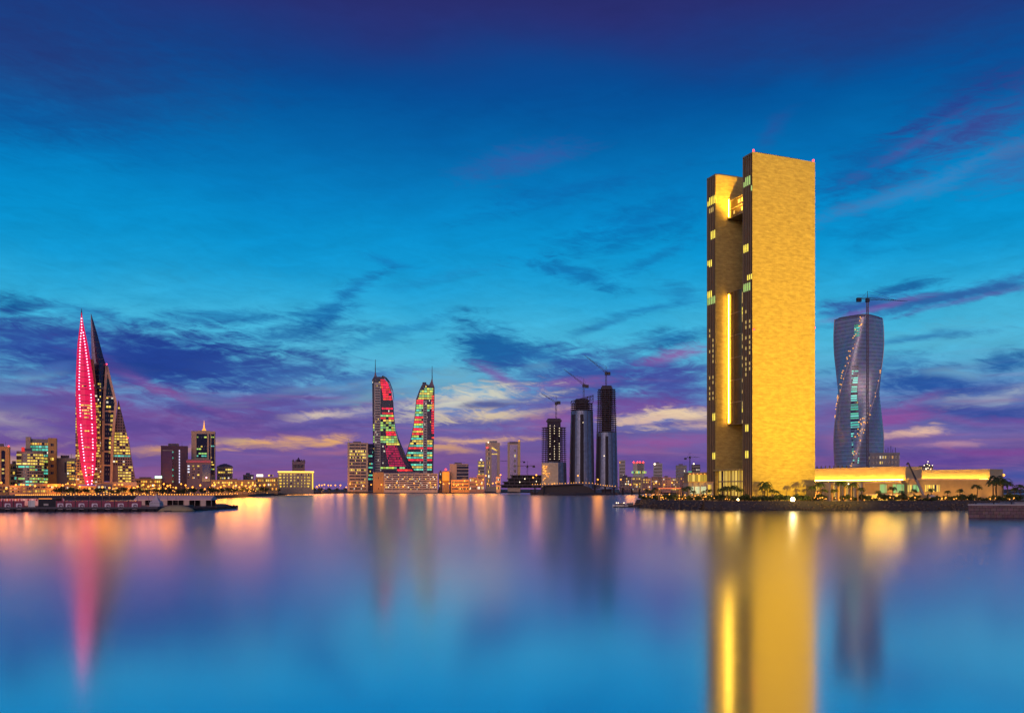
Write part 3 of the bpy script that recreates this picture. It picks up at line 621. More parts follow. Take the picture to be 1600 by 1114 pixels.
bx(b,D,291,329.5,719.5,722.5,-1.2,.1,'fascia',mk('pink_fascia',(.55,.12,.2),.5))
mcool = mkemit('cool_white_window',(.7,.8,1),1.1)
for r in range(5):
    for c in range(3): bx(b,D,293.2+c*7.6,296.2+c*7.6,727+r*4.6,729+r*4.6,-.5,.1,'window',mcool if c==0 and r<3 else M['w_few'] if r%3 else M['w_yel'])
bx(b,D,316,328,726,752,-.4,.1,'glazed_bay',M['blueglass']); beacon(b,pxl(b,D-1,322.5,746),'pinklamp',1.0)
D = 1420
b = building('rounded_block', 'low round office with yellow lit floors and a small rooftop drum', 339, 363, 730, D, M['beige'], cyc('w_dark','w_yel','w_yel','w_yel','w_few'), 8, 24, roof=False)
MB().lathe((0,12,b['H']),[(13,0),(12,2),(7,4.5),(2,6)],16).build('roof_drum', M['mauve'], b)
b = building('low_terrace', 'low ochre terrace with white lit sign left of the purple office block', 205, 252, 748, 1280, M['ochre'], cyc('w_amb','w_few'), 3, 24)
bx(b,1280,242,253,743.5,747,-2,.1,'lit_sign',mkemit('white_green_sign',(.6,1,.7),1.8))
building('low_terrace', 'low ochre terrace at the foot of the beige spire tower', 330, 400, 750, 1300, M['ochre'], cyc('w_amb','w_few'), 3, 24, roofw=.2)
for x0_,x1_,y_,m_,lb in ((97,121,757.5,'brown','low brown terrace left of the foot of the pink sail'),(121.5,150,759.5,'ochre','lowest ochre terrace at the foot of the pink sail'),
      (150.5,176,756.5,'mauve','low mauve terrace between the two sails'),(176.5,204,758.5,'brown','low brown terrace under the glass wing of the dark sail'),
      (-20,14,757.5,'brown','low brown terrace at the left edge under the arched block'),(14.5,52,759,'mauve','low mauve terrace under the round fronted glass office'),(52.5,94,756.5,'ochre','low ochre terrace under the beige pier tower')):
    building('low_terrace', lb, x0_, x1_, y_, 1095, M[m_], cyc('w_amb','w_few'), 2, 22, roof=False, z0=2.2, wh=.5, pier_cols=3)
b = building('low_terrace', 'low ochre terrace left of the gold lit hotel with a bright roof sign', 399, 434, 746, 1400, M['ochre'], cyc('w_amb','w_few'), 3, 24, roof=False)
bx(b,1400,401,411,741,744.5,-1,1,'lit_sign',mkemit('white_sign',(1,.95,.7),2.0)); bx(b,1400,419,427,741.5,744,-1,1,'lit_sign',M['w_yel'])
building('small_block', 'small mauve block with two lamps left of the gold lit hotel', 380, 396, 742, 1480, M['mauve'], cyc('w_few','w_dark'), 4, 20)
D = 1500
b = building('hotel', 'low wide hotel with gold lit cornice and dotted gold windows', 434.5, 490, 737.5, D, M['beige'], None, 0, 30, roof=False)
bx(b,D,434,490.5,736.2,738.2,-1.4,.2,'light_cornice',mkemit('gold_cornice',(1,.6,.08),2.2))
for r in range(5):
    for c in range(9):
        if c in (0,8): bx(b,D,436+c*5.5,440.2+c*5.5,740.3+r*4.6,742.4+r*4.6,-.5,.1,'window',M['w_gold'])
        else: bx(b,D,437.3+c*5.5,439.0+c*5.5,740.2+r*4.6,742.2+r*4.6,-.5,.1,'window',M['w_yel'])
bx(b,D,487.6,489.4,739,764,-.6,.2,'corner_light',M['w_gold'])
D = 1900
b = building('castle_tower', 'mauve tower with turreted top standing behind the gold lit hotel', 456.5, 476, 722, D, M['mauve'], cyc('w_dark'), 4, 26, roof=False)
for k,x in enumerate((458.2,463,471,475)): MB().lathe(pxl(b,D+6,x,724),[(2.6,0),(2.6,6),(0.2,9)],8).build('turret', M['mauve'], b)
MB().lathe(pxl(b,D+12,466.4,723),[(6,0),(6,4),(3,7),(.2,12)],8).build('turret', M['purple'], b)
MB().box(-13,13,-1.4,.1,30,33).build('ledge', M['pale'], b)

# tower beside the curved pair
D = 2260
b = building('window_tower', 'beige office slab with yellow lit rows left of the curved twin towers', 543, 575, 692, D, M['beige'], rnd(11,w_yel=4,w_dark=4,w_amb=1), 15, 50, margin=5, wh=.55, pier_cols=2)
bx(b,D,575,583,693,766,8,40,'glass_wing',M['darkglass'])
for k in range(9): bx(b,D,575.5,582.5,699+k*6,701.5+k*6,7.5,8.1,'window_strip',M[['w_dark','w_grn','w_tea'][k%3]])
fx = pxl(b,D,544.5,700)[0]; MB().tube((fx,4,b['H']),(fx,4,b['H']+14),1.6,.2).build('finial', M['white'], b)
D = 2300
def harbour(label, px_mid, prof, core, spx, stip, sbase, reds, seed):
    t = thing('curved_tower', label, 'skyscraper', (Xp(px_mid,D), D, GZ), face_rz(px_mid), 'curved twin towers')
    loft(t,D,prof,46,'body',mk('night_glass',(.03,.02,.06),.25,.3),.0,1)
    r = random.Random(seed); y = prof[0][0]+4; k = 0
    while y < 735:
        q = r.random(); mm, a, b_ = 'w_dark', .02, .98
        for (ya,yb,m_,aa,bb) in reds:
            if ya <= y <= yb: mm, a, b_ = m_ if not isinstance(m_,tuple) else m_[k%len(m_)], aa, bb
        band(t,D,prof,y,y+2.7,'window_strip',M[mm],push=-.5,a=a,b=b_,depth=1)
        if mm in ('h_red','w_mag') and b_-a < .8:
            band(t,D,prof,y,y+2.3,'window_strip',M['w_dark'],push=-.5,a=0.02 if a > .3 else b_+.02,b=a-.02 if a > .3 else .98,depth=1)
        y += 3.7; k += 1
    c0, c1, cy0 = core
    bx(t,D,c0,c1,cy0,739,-3,2,'stair_core',M['pale'])
    for i in range(int((734-cy0)/4)): bx(t,D,c0+1.4,c1-1,cy0+4+i*4,cy0+6+i*4,-3.4,-2.9,'core_window',M['w_dark'])
    x0, x1 = sbase; p, q = pxl(t,D,x0,prof[0][0]+6), pxl(t,D,x1,prof[0][0]+6); mx_ = pxl(t,D,spx,stip)
    hb = (q[0]-p[0])/2; cx = (p[0]+q[0])/2; zt = mx_[2]
    rings = []
    for f_, s_ in ((0,1),(.15,.72),(.3,.45),(.45,.26),(.62,.13)):
        z = p[2]+(zt-p[2])*f_*.62; cc = cx+(mx_[0]-cx)*min(1,f_*1.6)
        rings.append([(cc-hb*s_,4,z),(cc+hb*s_,4,z),(cc+hb*s_,24,z),(cc-hb*s_,24,z)])
    MB().rings(rings).build('crown', M['mauve'], t)
    MB().tube((mx_[0],14,p[2]+(zt-p[2])*.3),(mx_[0],14,zt),1.3,.5).build('mast', M['dark'], t)
    return t
lp = [(588.5,584,598),(593.4,581.3,602.5),(597.5,581.4,606.4),(614,581.6,612.6),(628.5,581.8,614.7),(649,582,615.7),(674,582.4,618.8),(694.6,582.8,625),(713,583,633.3),(734,583.4,645.7),(740,583.4,650)]
t = harbour('left one of the curved twin towers, sweeping out to the right at its foot', 600, lp, (585,594.5,598), 586.3, 560.5, (582,592),
        [(588,624,'h_red',.52,.97),(624,632,'w_dark',.02,.98),(632,646,('h_red','w_dark'),.45,.95),(646,662,('h_grn','h_red','h_yel'),.1,.97),(662,673,'h_grn',.02,.98),(673,680,'h_red',.55,.97),(680,690,'h_grn',.02,.98),(690,694,'h_yel',.5,.98),(694,727,'w_mag',.42,.86),(727,731,'h_grn',.05,.95),(731,734,'h_red',.6,.97)], 4)
pts = [pxl(t,D,x,y) for x,y in ((597,588),(603,591),(608,597.5),(612.6,610),(614.5,624))]
bb = MB()
for p,q in zip(pts,pts[1:]): bb.tube((p[0],-2,p[2]),(q[0],-2,q[2]),2.4)
bb.build('sail_edge', M['blueglass'], t)
pts = [pxl(t,D,x,y) for x,y in ((618.5,674),(622,686),(627,698),(633.5,713),(640,725),(647,737))]
bb = MB()
for p,q in zip(pts,pts[1:]): bb.tube((p[0],-2,p[2]),(q[0],-2,q[2]),2.2)
bb.build('sail_edge', M['blueglass'], t)
rp = [(598.5,660.5,663.5),(606,657,679),(610,655,679),(624,650,679),(641,648.8,678.8),(665.7,645.7,678.4),(686,641.5,678),(707,635.3,677.6),(725,630,677.2),(740,626,677)]
D = 2340
t = harbour('right one of the curved twin towers, sweeping out to the left at its foot', 660, rp, (661,667.5,626), 675.2, 570.8, (668.5,679),
        [(606,613,'h_grn',.1,.9),(613,622,('h_grn','h_yel'),.1,.9),(622,632,'h_red',.04,.4),(632,639,'h_grn',.04,.95),(639,643,'h_tea',.04,.95),(643,686,('h_red','h_grn','h_tea','h_red','h_yel'),.03,.55),(686,690,'h_yel',.1,.95),(690,736,('h_tea','h_red','w_dark','h_tea','h_yel'),.03,.95)], 9)
for k in range(18): bx(t,D,674.4,678.2,618+k*3.8,620.4+k*3.8,-1.2,-.3,'red_window',M['h_red'])
bx(t,D,660,666,596.5,600,10,20,'roof_plant',M['dark'])
D = 2160
b = building('apartment_row', 'low pale apartment row with rowed windows under the curved twin towers', 600, 684, 739.5, D, M['pale'], rnd(21,w_dark=4,w_few=3), 8, 40, margin=2, pier_cols=6)
building('apartment_block', 'blank beige end block left of the pale apartment row', 583, 599.6, 738, D, M['ochre'], cyc('w_dark',None,None), 5, 40, margin=12)
D = 2200
building('small_block', 'narrow mauve block between the apartment row and the orange drum', 685.5, 691, 737.5, D, M['mauve'], cyc('w_dark','w_few'), 6, 30)
b = building('drum_tower', 'short orange lit tower topped by a red beacon', 691.3, 702, 736, D-20, M['ochre'], None, 0, 20, roof=False)
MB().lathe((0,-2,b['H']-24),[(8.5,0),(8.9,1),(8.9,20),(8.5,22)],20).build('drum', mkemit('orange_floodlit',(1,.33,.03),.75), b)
beacon(b,(0,-4,b['H']+4),'redlamp',2.2); MB().tube((0,-3,b['H']-2),(0,-3,b['H']+3),.4).build('mast', M['dark'], b)
b = building('office_block', 'beige ended office block with dark glass front beside the orange drum tower', 702.5, 731.5, 725, D, M['beige'], None, 0, 40)
bx(b,D,713.5,732,725.5,764,-1,.1,'glazed_bay',M['darkglass'])
for k in range(6): bx(b,D,713,733,727+k*5.4,728+k*5.4,-2,-1.1,'sun_shade',M['pale'])
for k in range(4): building('low_block', ['low ochre block behind the promenade lamps','low mauve block left of the slender tower','squat mauve block under the slender tower','flat roofed beige block beside the slender tower'][k], *[(705,733,750),(733,745,746),(745,757,742),(775,782,745)][k], 2150, M[['ochre','mauve','mauve','beige'][k]], cyc('w_few','w_dark'), 3, 30, roof=False)
b = building('slim_tower', 'thin pale tower with a white roof lamp left of the slender pair', 746.5, 757.5, 720, 2500, M['pale'], cyc('w_few','w_dark','w_yel'), 10, 30, roof=False)
beacon(b,(0,-2,b['H']+3),'bulbw',2.2)
b = building('slender_tower', 'slender beige tower with lit diagonal band and violet glass front', 758.5, 781, 692, 2450, M['beige'], None, 0, 36)
D = 2450
bx(b,D,768,776.5,700,760,-1,.1,'glazed_bay',mk('violet_bay',(.13,.11,.24),.2,.3))
for k in range(9): bx(b,D,762,765,700+k*7,704+k*7,-.8,.1,'window',M['w_few'])
for k in range(4): bx(b,D,768+k*2.3,770.4+k*2.3,699+k*1.1,701.4+k*1.1,-2,-1.0,'lit_band',M['w_gold'])
bx(b,D,768,777,708.5,710,-2,-1,'lit_band',M['w_gold']); bx(b,D,764.5,777,688.5,693,4,20,'roof_crown',M['grey'])
beacon(b,pxl(b,D-3,763,691),'bulbw',1.6); beacon(b,pxl(b,D-3,761.5,699),'redlamp',1.6)
b = building('slender_tower', 'slender tower with deep violet glass between two gold lit edges', 793, 813, 691, D, M['beige'], None, 0, 36, roof=False)
bx(b,D,796.5,808.5,695,758,-1,.1,'glazed_bay',bpy.data.materials['violet_bay'])
bx(b,D,809.4,813,687.5,762,-3,20,'edge_pier',mk('gold_pier',(.62,.42,.16),.6)); bx(b,D,796,809,690,693,-1,12,'roof_crown',M['mauve'])
for k in range(7): bx(b,D,803,806,702+k*8,706+k*8,-1.6,-.9,'window',M['w_few' if k%2 else 'w_dark'])
beacon(b,pxl(b,D-4,811,688.5),'bulb',1.6)
#@@END

#@@CRANES
# ------------------------------------------------------------------ cranes
def tower_crane(label, px, D, ybase, ytop, jib0, jib1, cat='crane', th=1.0, group=None, dd=0, mast='dark'):
    """mast, slewing cab, lattice jib and counter jib; jib0/jib1 are its ends on the skyline"""
    z0 = Zp(ybase,D); t = thing('tower_crane', label, cat, (Xp(px,D), D, z0), 0, group)
    h = Zp(ytop,D)-z0; w_ = .55*th
    mb = MB()
    for sx in (-w_,w_):
        for sy in (-w_,w_): mb.tube((sx,sy,-1),(sx,sy,h),.2*th,n=4)
    n = max(2,int(h/(3*th)))
    for i in range(n):
        za, zb = h*i/n, h*(i+1)/n; s = 1 if i%2 else -1
        mb.tube((-w_*s,-w_,za),(w_*s,-w_,zb),.12*th,n=4); mb.tube((-w_,w_*s,za),(-w_,-w_*s,zb),.12*th,n=4)
    mb.build('mast', M[mast], t)
    MB().box(-1.2*th,1.2*th,-1.2*th,1.2*th,h-1*th,h+1.6*th).build('cab', M['dark'], t)
    def arm(x, y, name):
        p0 = Vector((0,0,h+1)); q = pxl(t,D,x,y); p1 = Vector((q[0],dd,q[2])); m2 = MB(); d = p1-p0; k = max(3,int(d.length/(3.2*th)))
        up = Vector((0,0,1.5*th)) if abs(d.x) > abs(d.z)*1.4 else Vector((d.z,0,-d.x)).normalized()*1.5*th
        m2.tube(p0,p1,.22*th,.14*th,4); m2.tube(p0+up,p1,.2*th,.14*th,4)
        for i in range(k):
            a, b_ = p0.lerp(p1,i/k), (p0+up).lerp(p1,(i+.5)/k); c = p0.lerp(p1,(i+1)/k); m2.tube(a,b_,.1*th,n=4); m2.tube(b_,c,.1*th,n=4)
        m2.build(name, M['dark'], t); return p1
    e1 = arm(*jib1,'jib')
    if jib0:
        e0 = arm(*jib0,'counter_jib'); MB().box(e0.x-1.6*th,e0.x+1.6*th,-1.2*th,1.2*th,e0.z-2.4*th,e0.z+.4*th).build('counterweight', M['dark'], t)
    else: e0 = Vector((0,0,h))
    ap = Vector((0,0,h+7*th)); m3 = MB(); m3.tube((0,0,h),ap,.3*th,.15*th,4)
    for e in (e0,e1): m3.tube(ap, e.lerp(Vector((0,0,h)),.25), .09*th, n=4)
    m3.build('tie_bar', M['dark'], t)
    return t
# ------------------------------------------------------------------ three towers under construction
def ell(cx, cy, rx, ry, z, n=24): return [(cx+rx*math.cos(2*math.pi*i/n), cy+ry*math.sin(2*math.pi*i/n), z) for i in range(n)]
D = 1720
def mglass(name, base):
    m, nt, N, L, b = newmat(name)
    tc = N.new('ShaderNodeTexCoord'); sp = N.new('ShaderNodeSeparateXYZ'); L.new(tc.outputs['Object'], sp.inputs[0])
    wv = N.new('ShaderNodeTexWave'); wv.wave_type = 'BANDS'; wv.bands_direction = 'Z'; wv.inputs['Scale'].default_value = .9
    L.new(tc.outputs['Object'], wv.inputs['Vector'])
    nz = N.new('ShaderNodeTexNoise'); nz.inputs['Scale'].default_value = .2; L.new(tc.outputs['Object'], nz.inputs['Vector'])
    mx = N.new('ShaderNodeMix'); mx.data_type = 'RGBA'; L.new(wv.outputs['Fac'], mx.inputs['Factor'])
    mx.inputs['A'].default_value = (*[c*.6 for c in base],1); mx.inputs['B'].default_value = (*[c*1.2 for c in base],1)
    m2 = N.new('ShaderNodeMix'); m2.data_type = 'RGBA'; m2.blend_type = 'MULTIPLY'; m2.inputs['Factor'].default_value = .6
    L.new(mx.outputs['Result'], m2.inputs['A']); L.new(nz.outputs['Fac'], m2.inputs['B'])
    L.new(m2.outputs['Result'], b.inputs['Base Color']); setp(b, Roughness=.42, Metallic=.5)
    return m
MG = mglass('blue_curtain_wall', (.22,.27,.42))
def frame_tower(label, xl, xr, prof, yglass, ytop, core_top, slant=None, lit=False):
    cx = (xl+xr)/2; t = thing('unfinished_tower', label, 'skyscraper', (Xp(cx,D), D, GZ), 0, 'towers under construction')
    hw = lambda y: lerp(prof,y)/F*D
    if yglass:
        rings = [ell(0,20,hw(y),hw(y)*.8,Zp(y,D)-GZ,40) for y in [764+(yglass-764)*i/14 for i in range(15)]]
        o = MB().rings(rings).build('curtain_wall', MG, t, smooth=False)
        for k,a in enumerate((200,228,262,296,322)):
            mb = MB()
            for y0,y1 in zip([764+(yglass-764)*i/7 for i in range(7)],[764+(yglass-764)*(i+1)/7 for i in range(7)]):
                p = (hw(y0)*1.01*math.cos(R(a)),20+hw(y0)*.81*math.sin(R(a)),Zp(y0,D)-GZ); q = (hw(y1)*1.01*math.cos(R(a)),20+hw(y1)*.81*math.sin(R(a)),Zp(y1,D)-GZ)
                mb.tube(p,q,.5,n=4)
            mb.build('mullion', M['dark'], t)
        for a0,a1,nm in ((205,232,'dark'),(258,275,'black')):
            rings = []
            for y in [760+(yglass+6-760)*i/8 for i in range(9)]:
                z = Zp(y,D)-GZ; f = [(hw(y)*1.006*math.cos(R(a)),20+hw(y)*.806*math.sin(R(a)),z) for a in [a0+(a1-a0)*j/5 for j in range(6)]]
                g = [(hw(y)*.98*math.cos(R(a)),20+hw(y)*.78*math.sin(R(a)),z) for a in [a1-(a1-a0)*j/5 for j in range(6)]]
                rings.append(f+g)
            MB().rings(rings).build('open_bay', M[nm], t)
    ys = yglass or 764; fl = []
    y = ys-1.5
    while y > ytop:
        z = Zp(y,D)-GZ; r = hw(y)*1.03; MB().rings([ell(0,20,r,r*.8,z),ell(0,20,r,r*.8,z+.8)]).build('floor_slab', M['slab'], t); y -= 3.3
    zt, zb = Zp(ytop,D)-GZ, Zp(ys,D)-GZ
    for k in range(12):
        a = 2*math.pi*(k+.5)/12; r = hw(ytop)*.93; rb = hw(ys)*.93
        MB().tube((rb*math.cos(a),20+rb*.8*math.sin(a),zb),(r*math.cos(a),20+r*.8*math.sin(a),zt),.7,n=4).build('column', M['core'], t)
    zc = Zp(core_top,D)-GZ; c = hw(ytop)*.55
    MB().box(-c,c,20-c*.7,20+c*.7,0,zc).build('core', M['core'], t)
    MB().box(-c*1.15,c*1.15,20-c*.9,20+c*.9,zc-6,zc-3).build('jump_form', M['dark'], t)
    if lit:
        for k in range(14):
            for s in (-.35,.0,.4):
                if random.random() < .6: p = (hw(700)*s, 20-hw(700)*.78*math.sqrt(1-s*s)-1.5, Zp(665+k*4,D)-GZ); beacon(t,p,'bulbw',.55,'site_lamp')
    return t
ta = frame_tower('shortest bare frame tower under construction, left of the three', 846.5, 886, [(650,12),(668,19),(722,19.5),(764,20.5)], 722, 667, 653, lit=True)
for k in range(26):
    x, y = random.uniform(846,872), random.uniform(726,752); p = pxl(ta,D-20,x,y)
tb = frame_tower('glazed tower under construction with a slanted frame top, middle of the three', 890.5, 930.5, [(612,17),(641,17.5),(700,19),(764,20)], 641, 628, 622)
zt = Zp(628,D)-GZ
mb = MB(); pa = [pxl(tb,D+4,x,y) for x,y in ((894,625),(911,619.5),(928,617))]
for k in range(9):
    u = k/8; x = -17+34*u; xx = x/F*D; zz = Zp(626-9*u,D)-GZ
    mb.tube((xx,6,zt),(xx,6,zz),.6,n=4); mb.tube((xx,30,zt),(xx,30,zz),.6,n=4)
    if k: mb.tube((px_,6,pz_),(xx,6,zz),.7,n=4); mb.tube((px_,30,pz_),(xx,30,zz),.7,n=4); mb.tube((px_,6,zt+3),(xx,6,zt+3+u*4),.5,n=4)
    px_, pz_ = xx, zz
[mb.tube((x_/F*D,6,Zp(626-9*(x_+17)/34,D)-GZ),(x_/F*D,30,Zp(626-9*(x_+17)/34,D)-GZ),.5,n=4) for x_ in (-17,-8.5,0,8.5,17)]
mb.build('crown_frame', M['core'], tb)
tc_ = frame_tower('tallest tower under construction, glazed below and bare frame above', 932.5, 966.5, [(598,11),(610,14.5),(675,16),(764,18)], 675, 606, 601)
mwh = mk('wrapped_panel',(.50,.42,.30),.7,var=.4,scale=.2)
p = pxl(ta,D-2,846.5,723); q = pxl(ta,D-2,872,764)
MB().prism([(p[0],-1.5),(q[0],-6),(q[0],6),(p[0],8)],0,p[2]).build('scaffold_wrap', mwh, ta)
for k in range(30):
    y = random.uniform(728,760); x = 848+random.random()*(6+(y-728)*.45); pp = pxl(ta,D,x,y)
    MB().box(pp[0]-.9,pp[0]+.9,-7,-5.6-0*pp[0],pp[2]-.7,pp[2]+.7).build('work_lamp', M['bulb'], ta)
beacon(tb,pxl(tb,D-18,911,660),'bulbw',.6); beacon(tc_,pxl(tc_,D-18,944,712),'bulbw',.8)
g = 'luffing cranes on the unfinished towers'
tower_crane('luffing crane on the shortest of the three unfinished towers', 869, D+18, 655, 631, (873,627.5), (845,614), th=2.1, group=g)
tower_crane('luffing crane on the slant topped middle unfinished tower', 912, D+18, 627, 603, (917,602), (881,577), th=2.1, group=g)
tower_crane('luffing crane crowning the tallest unfinished tower', 947, D+18, 603, 584, (951,582), (913,555), th=2.1, group=g)
tower_crane('small tower crane left of the unfinished towers above a black site', 824, 1900, 757, 729.5, (834,727.5), (800,727.5), th=1.7)
tower_crane('distant tower crane with its jib behind the gold edged slender tower', 812, 2600, 757, 722.5, (819,721), (775,719.5), th=1.7)
# black building site and podium of the towers
D = 1800
b = thing('building_site', 'dark unfinished low building with open floors left of the tall construction towers', 'building', (Xp(815,D), D, GZ))
for k,(x0,x1,y) in enumerate(((781,846,757),(785,846,752),(792,846,747),(797,846,742))):
    bx(b,D,x0,x1,y,y+1.2,-4,40,'floor_slab',M['slab'])
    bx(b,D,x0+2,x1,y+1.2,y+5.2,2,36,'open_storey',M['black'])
    for x in range(int(x0)+3,846,8): bx(b,D,x,x+.8,y+1.2,y+5.2,-3,-1,'column',M['slab'])
for x,y in ((812,753),(820,748),(838,752)): beacon(b,pxl(b,D-5,x,y),'bulbw',1.0,'site_lamp')
D = 1570
c = thing('causeway', 'low causeway deck with a string of small lamps before the construction towers', 'bridge', (Xp(915,D), D, 0))
pts = [(830,757.5),(856,757),(880,756),(905,754.6),(925,755.4),(945,759.3),(967,760.6),(1002,763)]
dm = MB()
for (xa,ya),(xb,yb) in zip(pts,pts[1:]):
    p, q = pxl(c,D,xa,ya), pxl(c,D,xb,yb)
    dm.add([(p[0],0,p[2]-1.4),(q[0],0,q[2]-1.4),(q[0],14,q[2]-1.4),(p[0],14,p[2]-1.4),(p[0],0,p[2]),(q[0],0,q[2]),(q[0],14,q[2]),(p[0],14,p[2])],
           [(3,2,1,0),(4,5,6,7),(0,1,5,4),(1,2,6,5),(2,3,7,6),(3,0,4,7)])
dm.build('deck', M['mauve'], c)
for x in (836,850,930,946,960,974,988,1000):
    y = lerp(pts,x); p = pxl(c,D,x,y); MB().box(p[0]-1.2,p[0]+1.2,3,11,-2,p[2]-1.4).build('pier', M['black'], c)
ab = MB(); tops = [(829,.6),(838,.0),(850,1),(870,1),(905,1),(922,.7),(934,.15),(950,.1),(966,.0)]
for (xa,ka),(xb,kb) in zip(tops,tops[1:]):
    p, q = pxl(c,D,xa,lerp(pts,xa)), pxl(c,D,xb,lerp(pts,xb)); ab.add([(p[0],7-3*ka,-2),(q[0],7-3*kb,-2),(q[0],13,-2),(p[0],13,-2),(p[0],9,1+ka*(p[2]-2.6)),(q[0],9,1+kb*(q[2]-2.6)),(q[0],13,1+kb*(q[2]-2.6)),(p[0],13,1+ka*(p[2]-2.6))],[(3,2,1,0),(4,5,6,7),(0,1,5,4),(1,2,6,5),(2,3,7,6),(3,0,4,7)])
ab.build('dark_abutment', M['rock'], c)
x = 832
while x < 962:
    p = pxl(c,D,x,lerp(pts,x)-.9); beacon(c,(p[0],.5,p[2]),'bulb',.75,'deck_lamp'); x += 3.2+random.random()*2.2
# row of flats right of the towers
D = 1950
xs = [968,987,1003,1018,1034,1049,1062,1080,1111]
for k,(a,b_) in enumerate(zip(xs,xs[1:])):
    building('apartment_block', ['amber lit flats right beside the tallest unfinished tower','wide lit flats, second block right of the unfinished towers','dark fronted flats before the red beacon tower','mauve flats left of the white lamp tower',
      'grey flats in front of the white lamp tower','dim flats right of the white lamp tower','violet lit flats left of the gold villa','long mauve flats behind the gold villa'][k], a+.4, b_-.4, 745+(k%3)*.9-(.8 if k==1 else 0), D+(k%2)*20, M[['mauve','beige','mauve','purple','mauve','grey','purple','mauve'][k]],
      rnd(40+k,w_few=4,w_amb=2,w_dark=2) if k < 3 else rnd(40+k,w_few=3,w_dark=4), 5, 40, margin=2, wh=.55, pier_cols=2, roof=(k%2==0), group='row of flats across the water')
b = building('slim_tower', 'pale distant tower just right of the tallest unfinished tower', 967.5, 977, 719, 2700, M['pale'], cyc('w_dark'), 9, 30, roof=False); beacon(b,pxl(b,2698,968.5,722.5),'bulb',1.4)
b = building('beacon_tower', 'distant tower crowned with red beacons and a green lit base', 989, 1007, 722, 2600, M['pale'], None, 0, 30, roof=False)
bx(b,2600,996,1005.5,723,738,-1,.1,'glazed_bay',M['darkglass']); bx(b,2600,987,1010,736,739.5,-6,.1,'lit_base',M['w_grn'])
for x in (990,996,1000,1005): beacon(b,pxl(b,2598,x,722),'redlamp',2.1)
b = building('lamp_tower', 'distant pale tower with a bright white lamp at its corner', 1021, 1035, 724, 2600, M['pale'], cyc('w_dark'), 8, 30); beacon(b,pxl(b,2598,1023,725),'bulbw',2.6)
building('distant_block', 'distant grey block left of the small green site lamp', 1056, 1073, 727, 2600, M['grey'], cyc('w_dark'), 7, 30)
b = building('distant_block', 'distant dark unfinished block beside a small crane', 1080.5, 1094, 726, 2620, M['dark'], cyc('w_dark'), 8, 30, roof=False); beacon(b,pxl(b,2618,1084,724.5),'bulbw',2.0)
bx(b,2600,1075,1081,736,741,-6,.1,'green_netting',mkemit('green_site_light',(.1,.8,.3),.5))
tower_crane('distant tower crane left of the golden twin slab tower', 1078, 2620, 744, 715, (1071,715.5), (1094,714.5), th=2)
#@@END

#@@GOLD
# ------------------------------------------------------------------ the island and the golden twin slabs
IZ = 4.0
isl = [(70,497),(76,470),(94,434),(118,432.5),(150,431),(190,434),(226,437),(420,450),(760,470),(760,1100),(190,1100),(110,680)]
structure(MB().prism(isl, -2, IZ).build('island_ground', M['gravel']))
em = MB(); rr = random.Random(8)
for (a,b_) in zip(isl[:9], isl[1:9]):
    a, b_ = Vector(a), Vector(b_); n = max(2,int((b_-a).length/4)); nn = Vector((b_.y-a.y, a.x-b_.x)).normalized()
    for i in range(n):
        p, q = a.lerp(b_,i/n), a.lerp(b_,(i+1)/n); o1, o2 = 2.0+rr.random()*.8, 2.0+rr.random()*.8
        em.add([(p.x+nn.x*o1,p.y+nn.y*o1,-.5),(q.x+nn.x*o2,q.y+nn.y*o2,-.5),(q.x+nn.x*.3,q.y+nn.y*.3,IZ+.2),(p.x+nn.x*.3,p.y+nn.y*.3,IZ+.2)], [(0,1,2,3)])
structure(em.build('island_embankment', M['rock']))

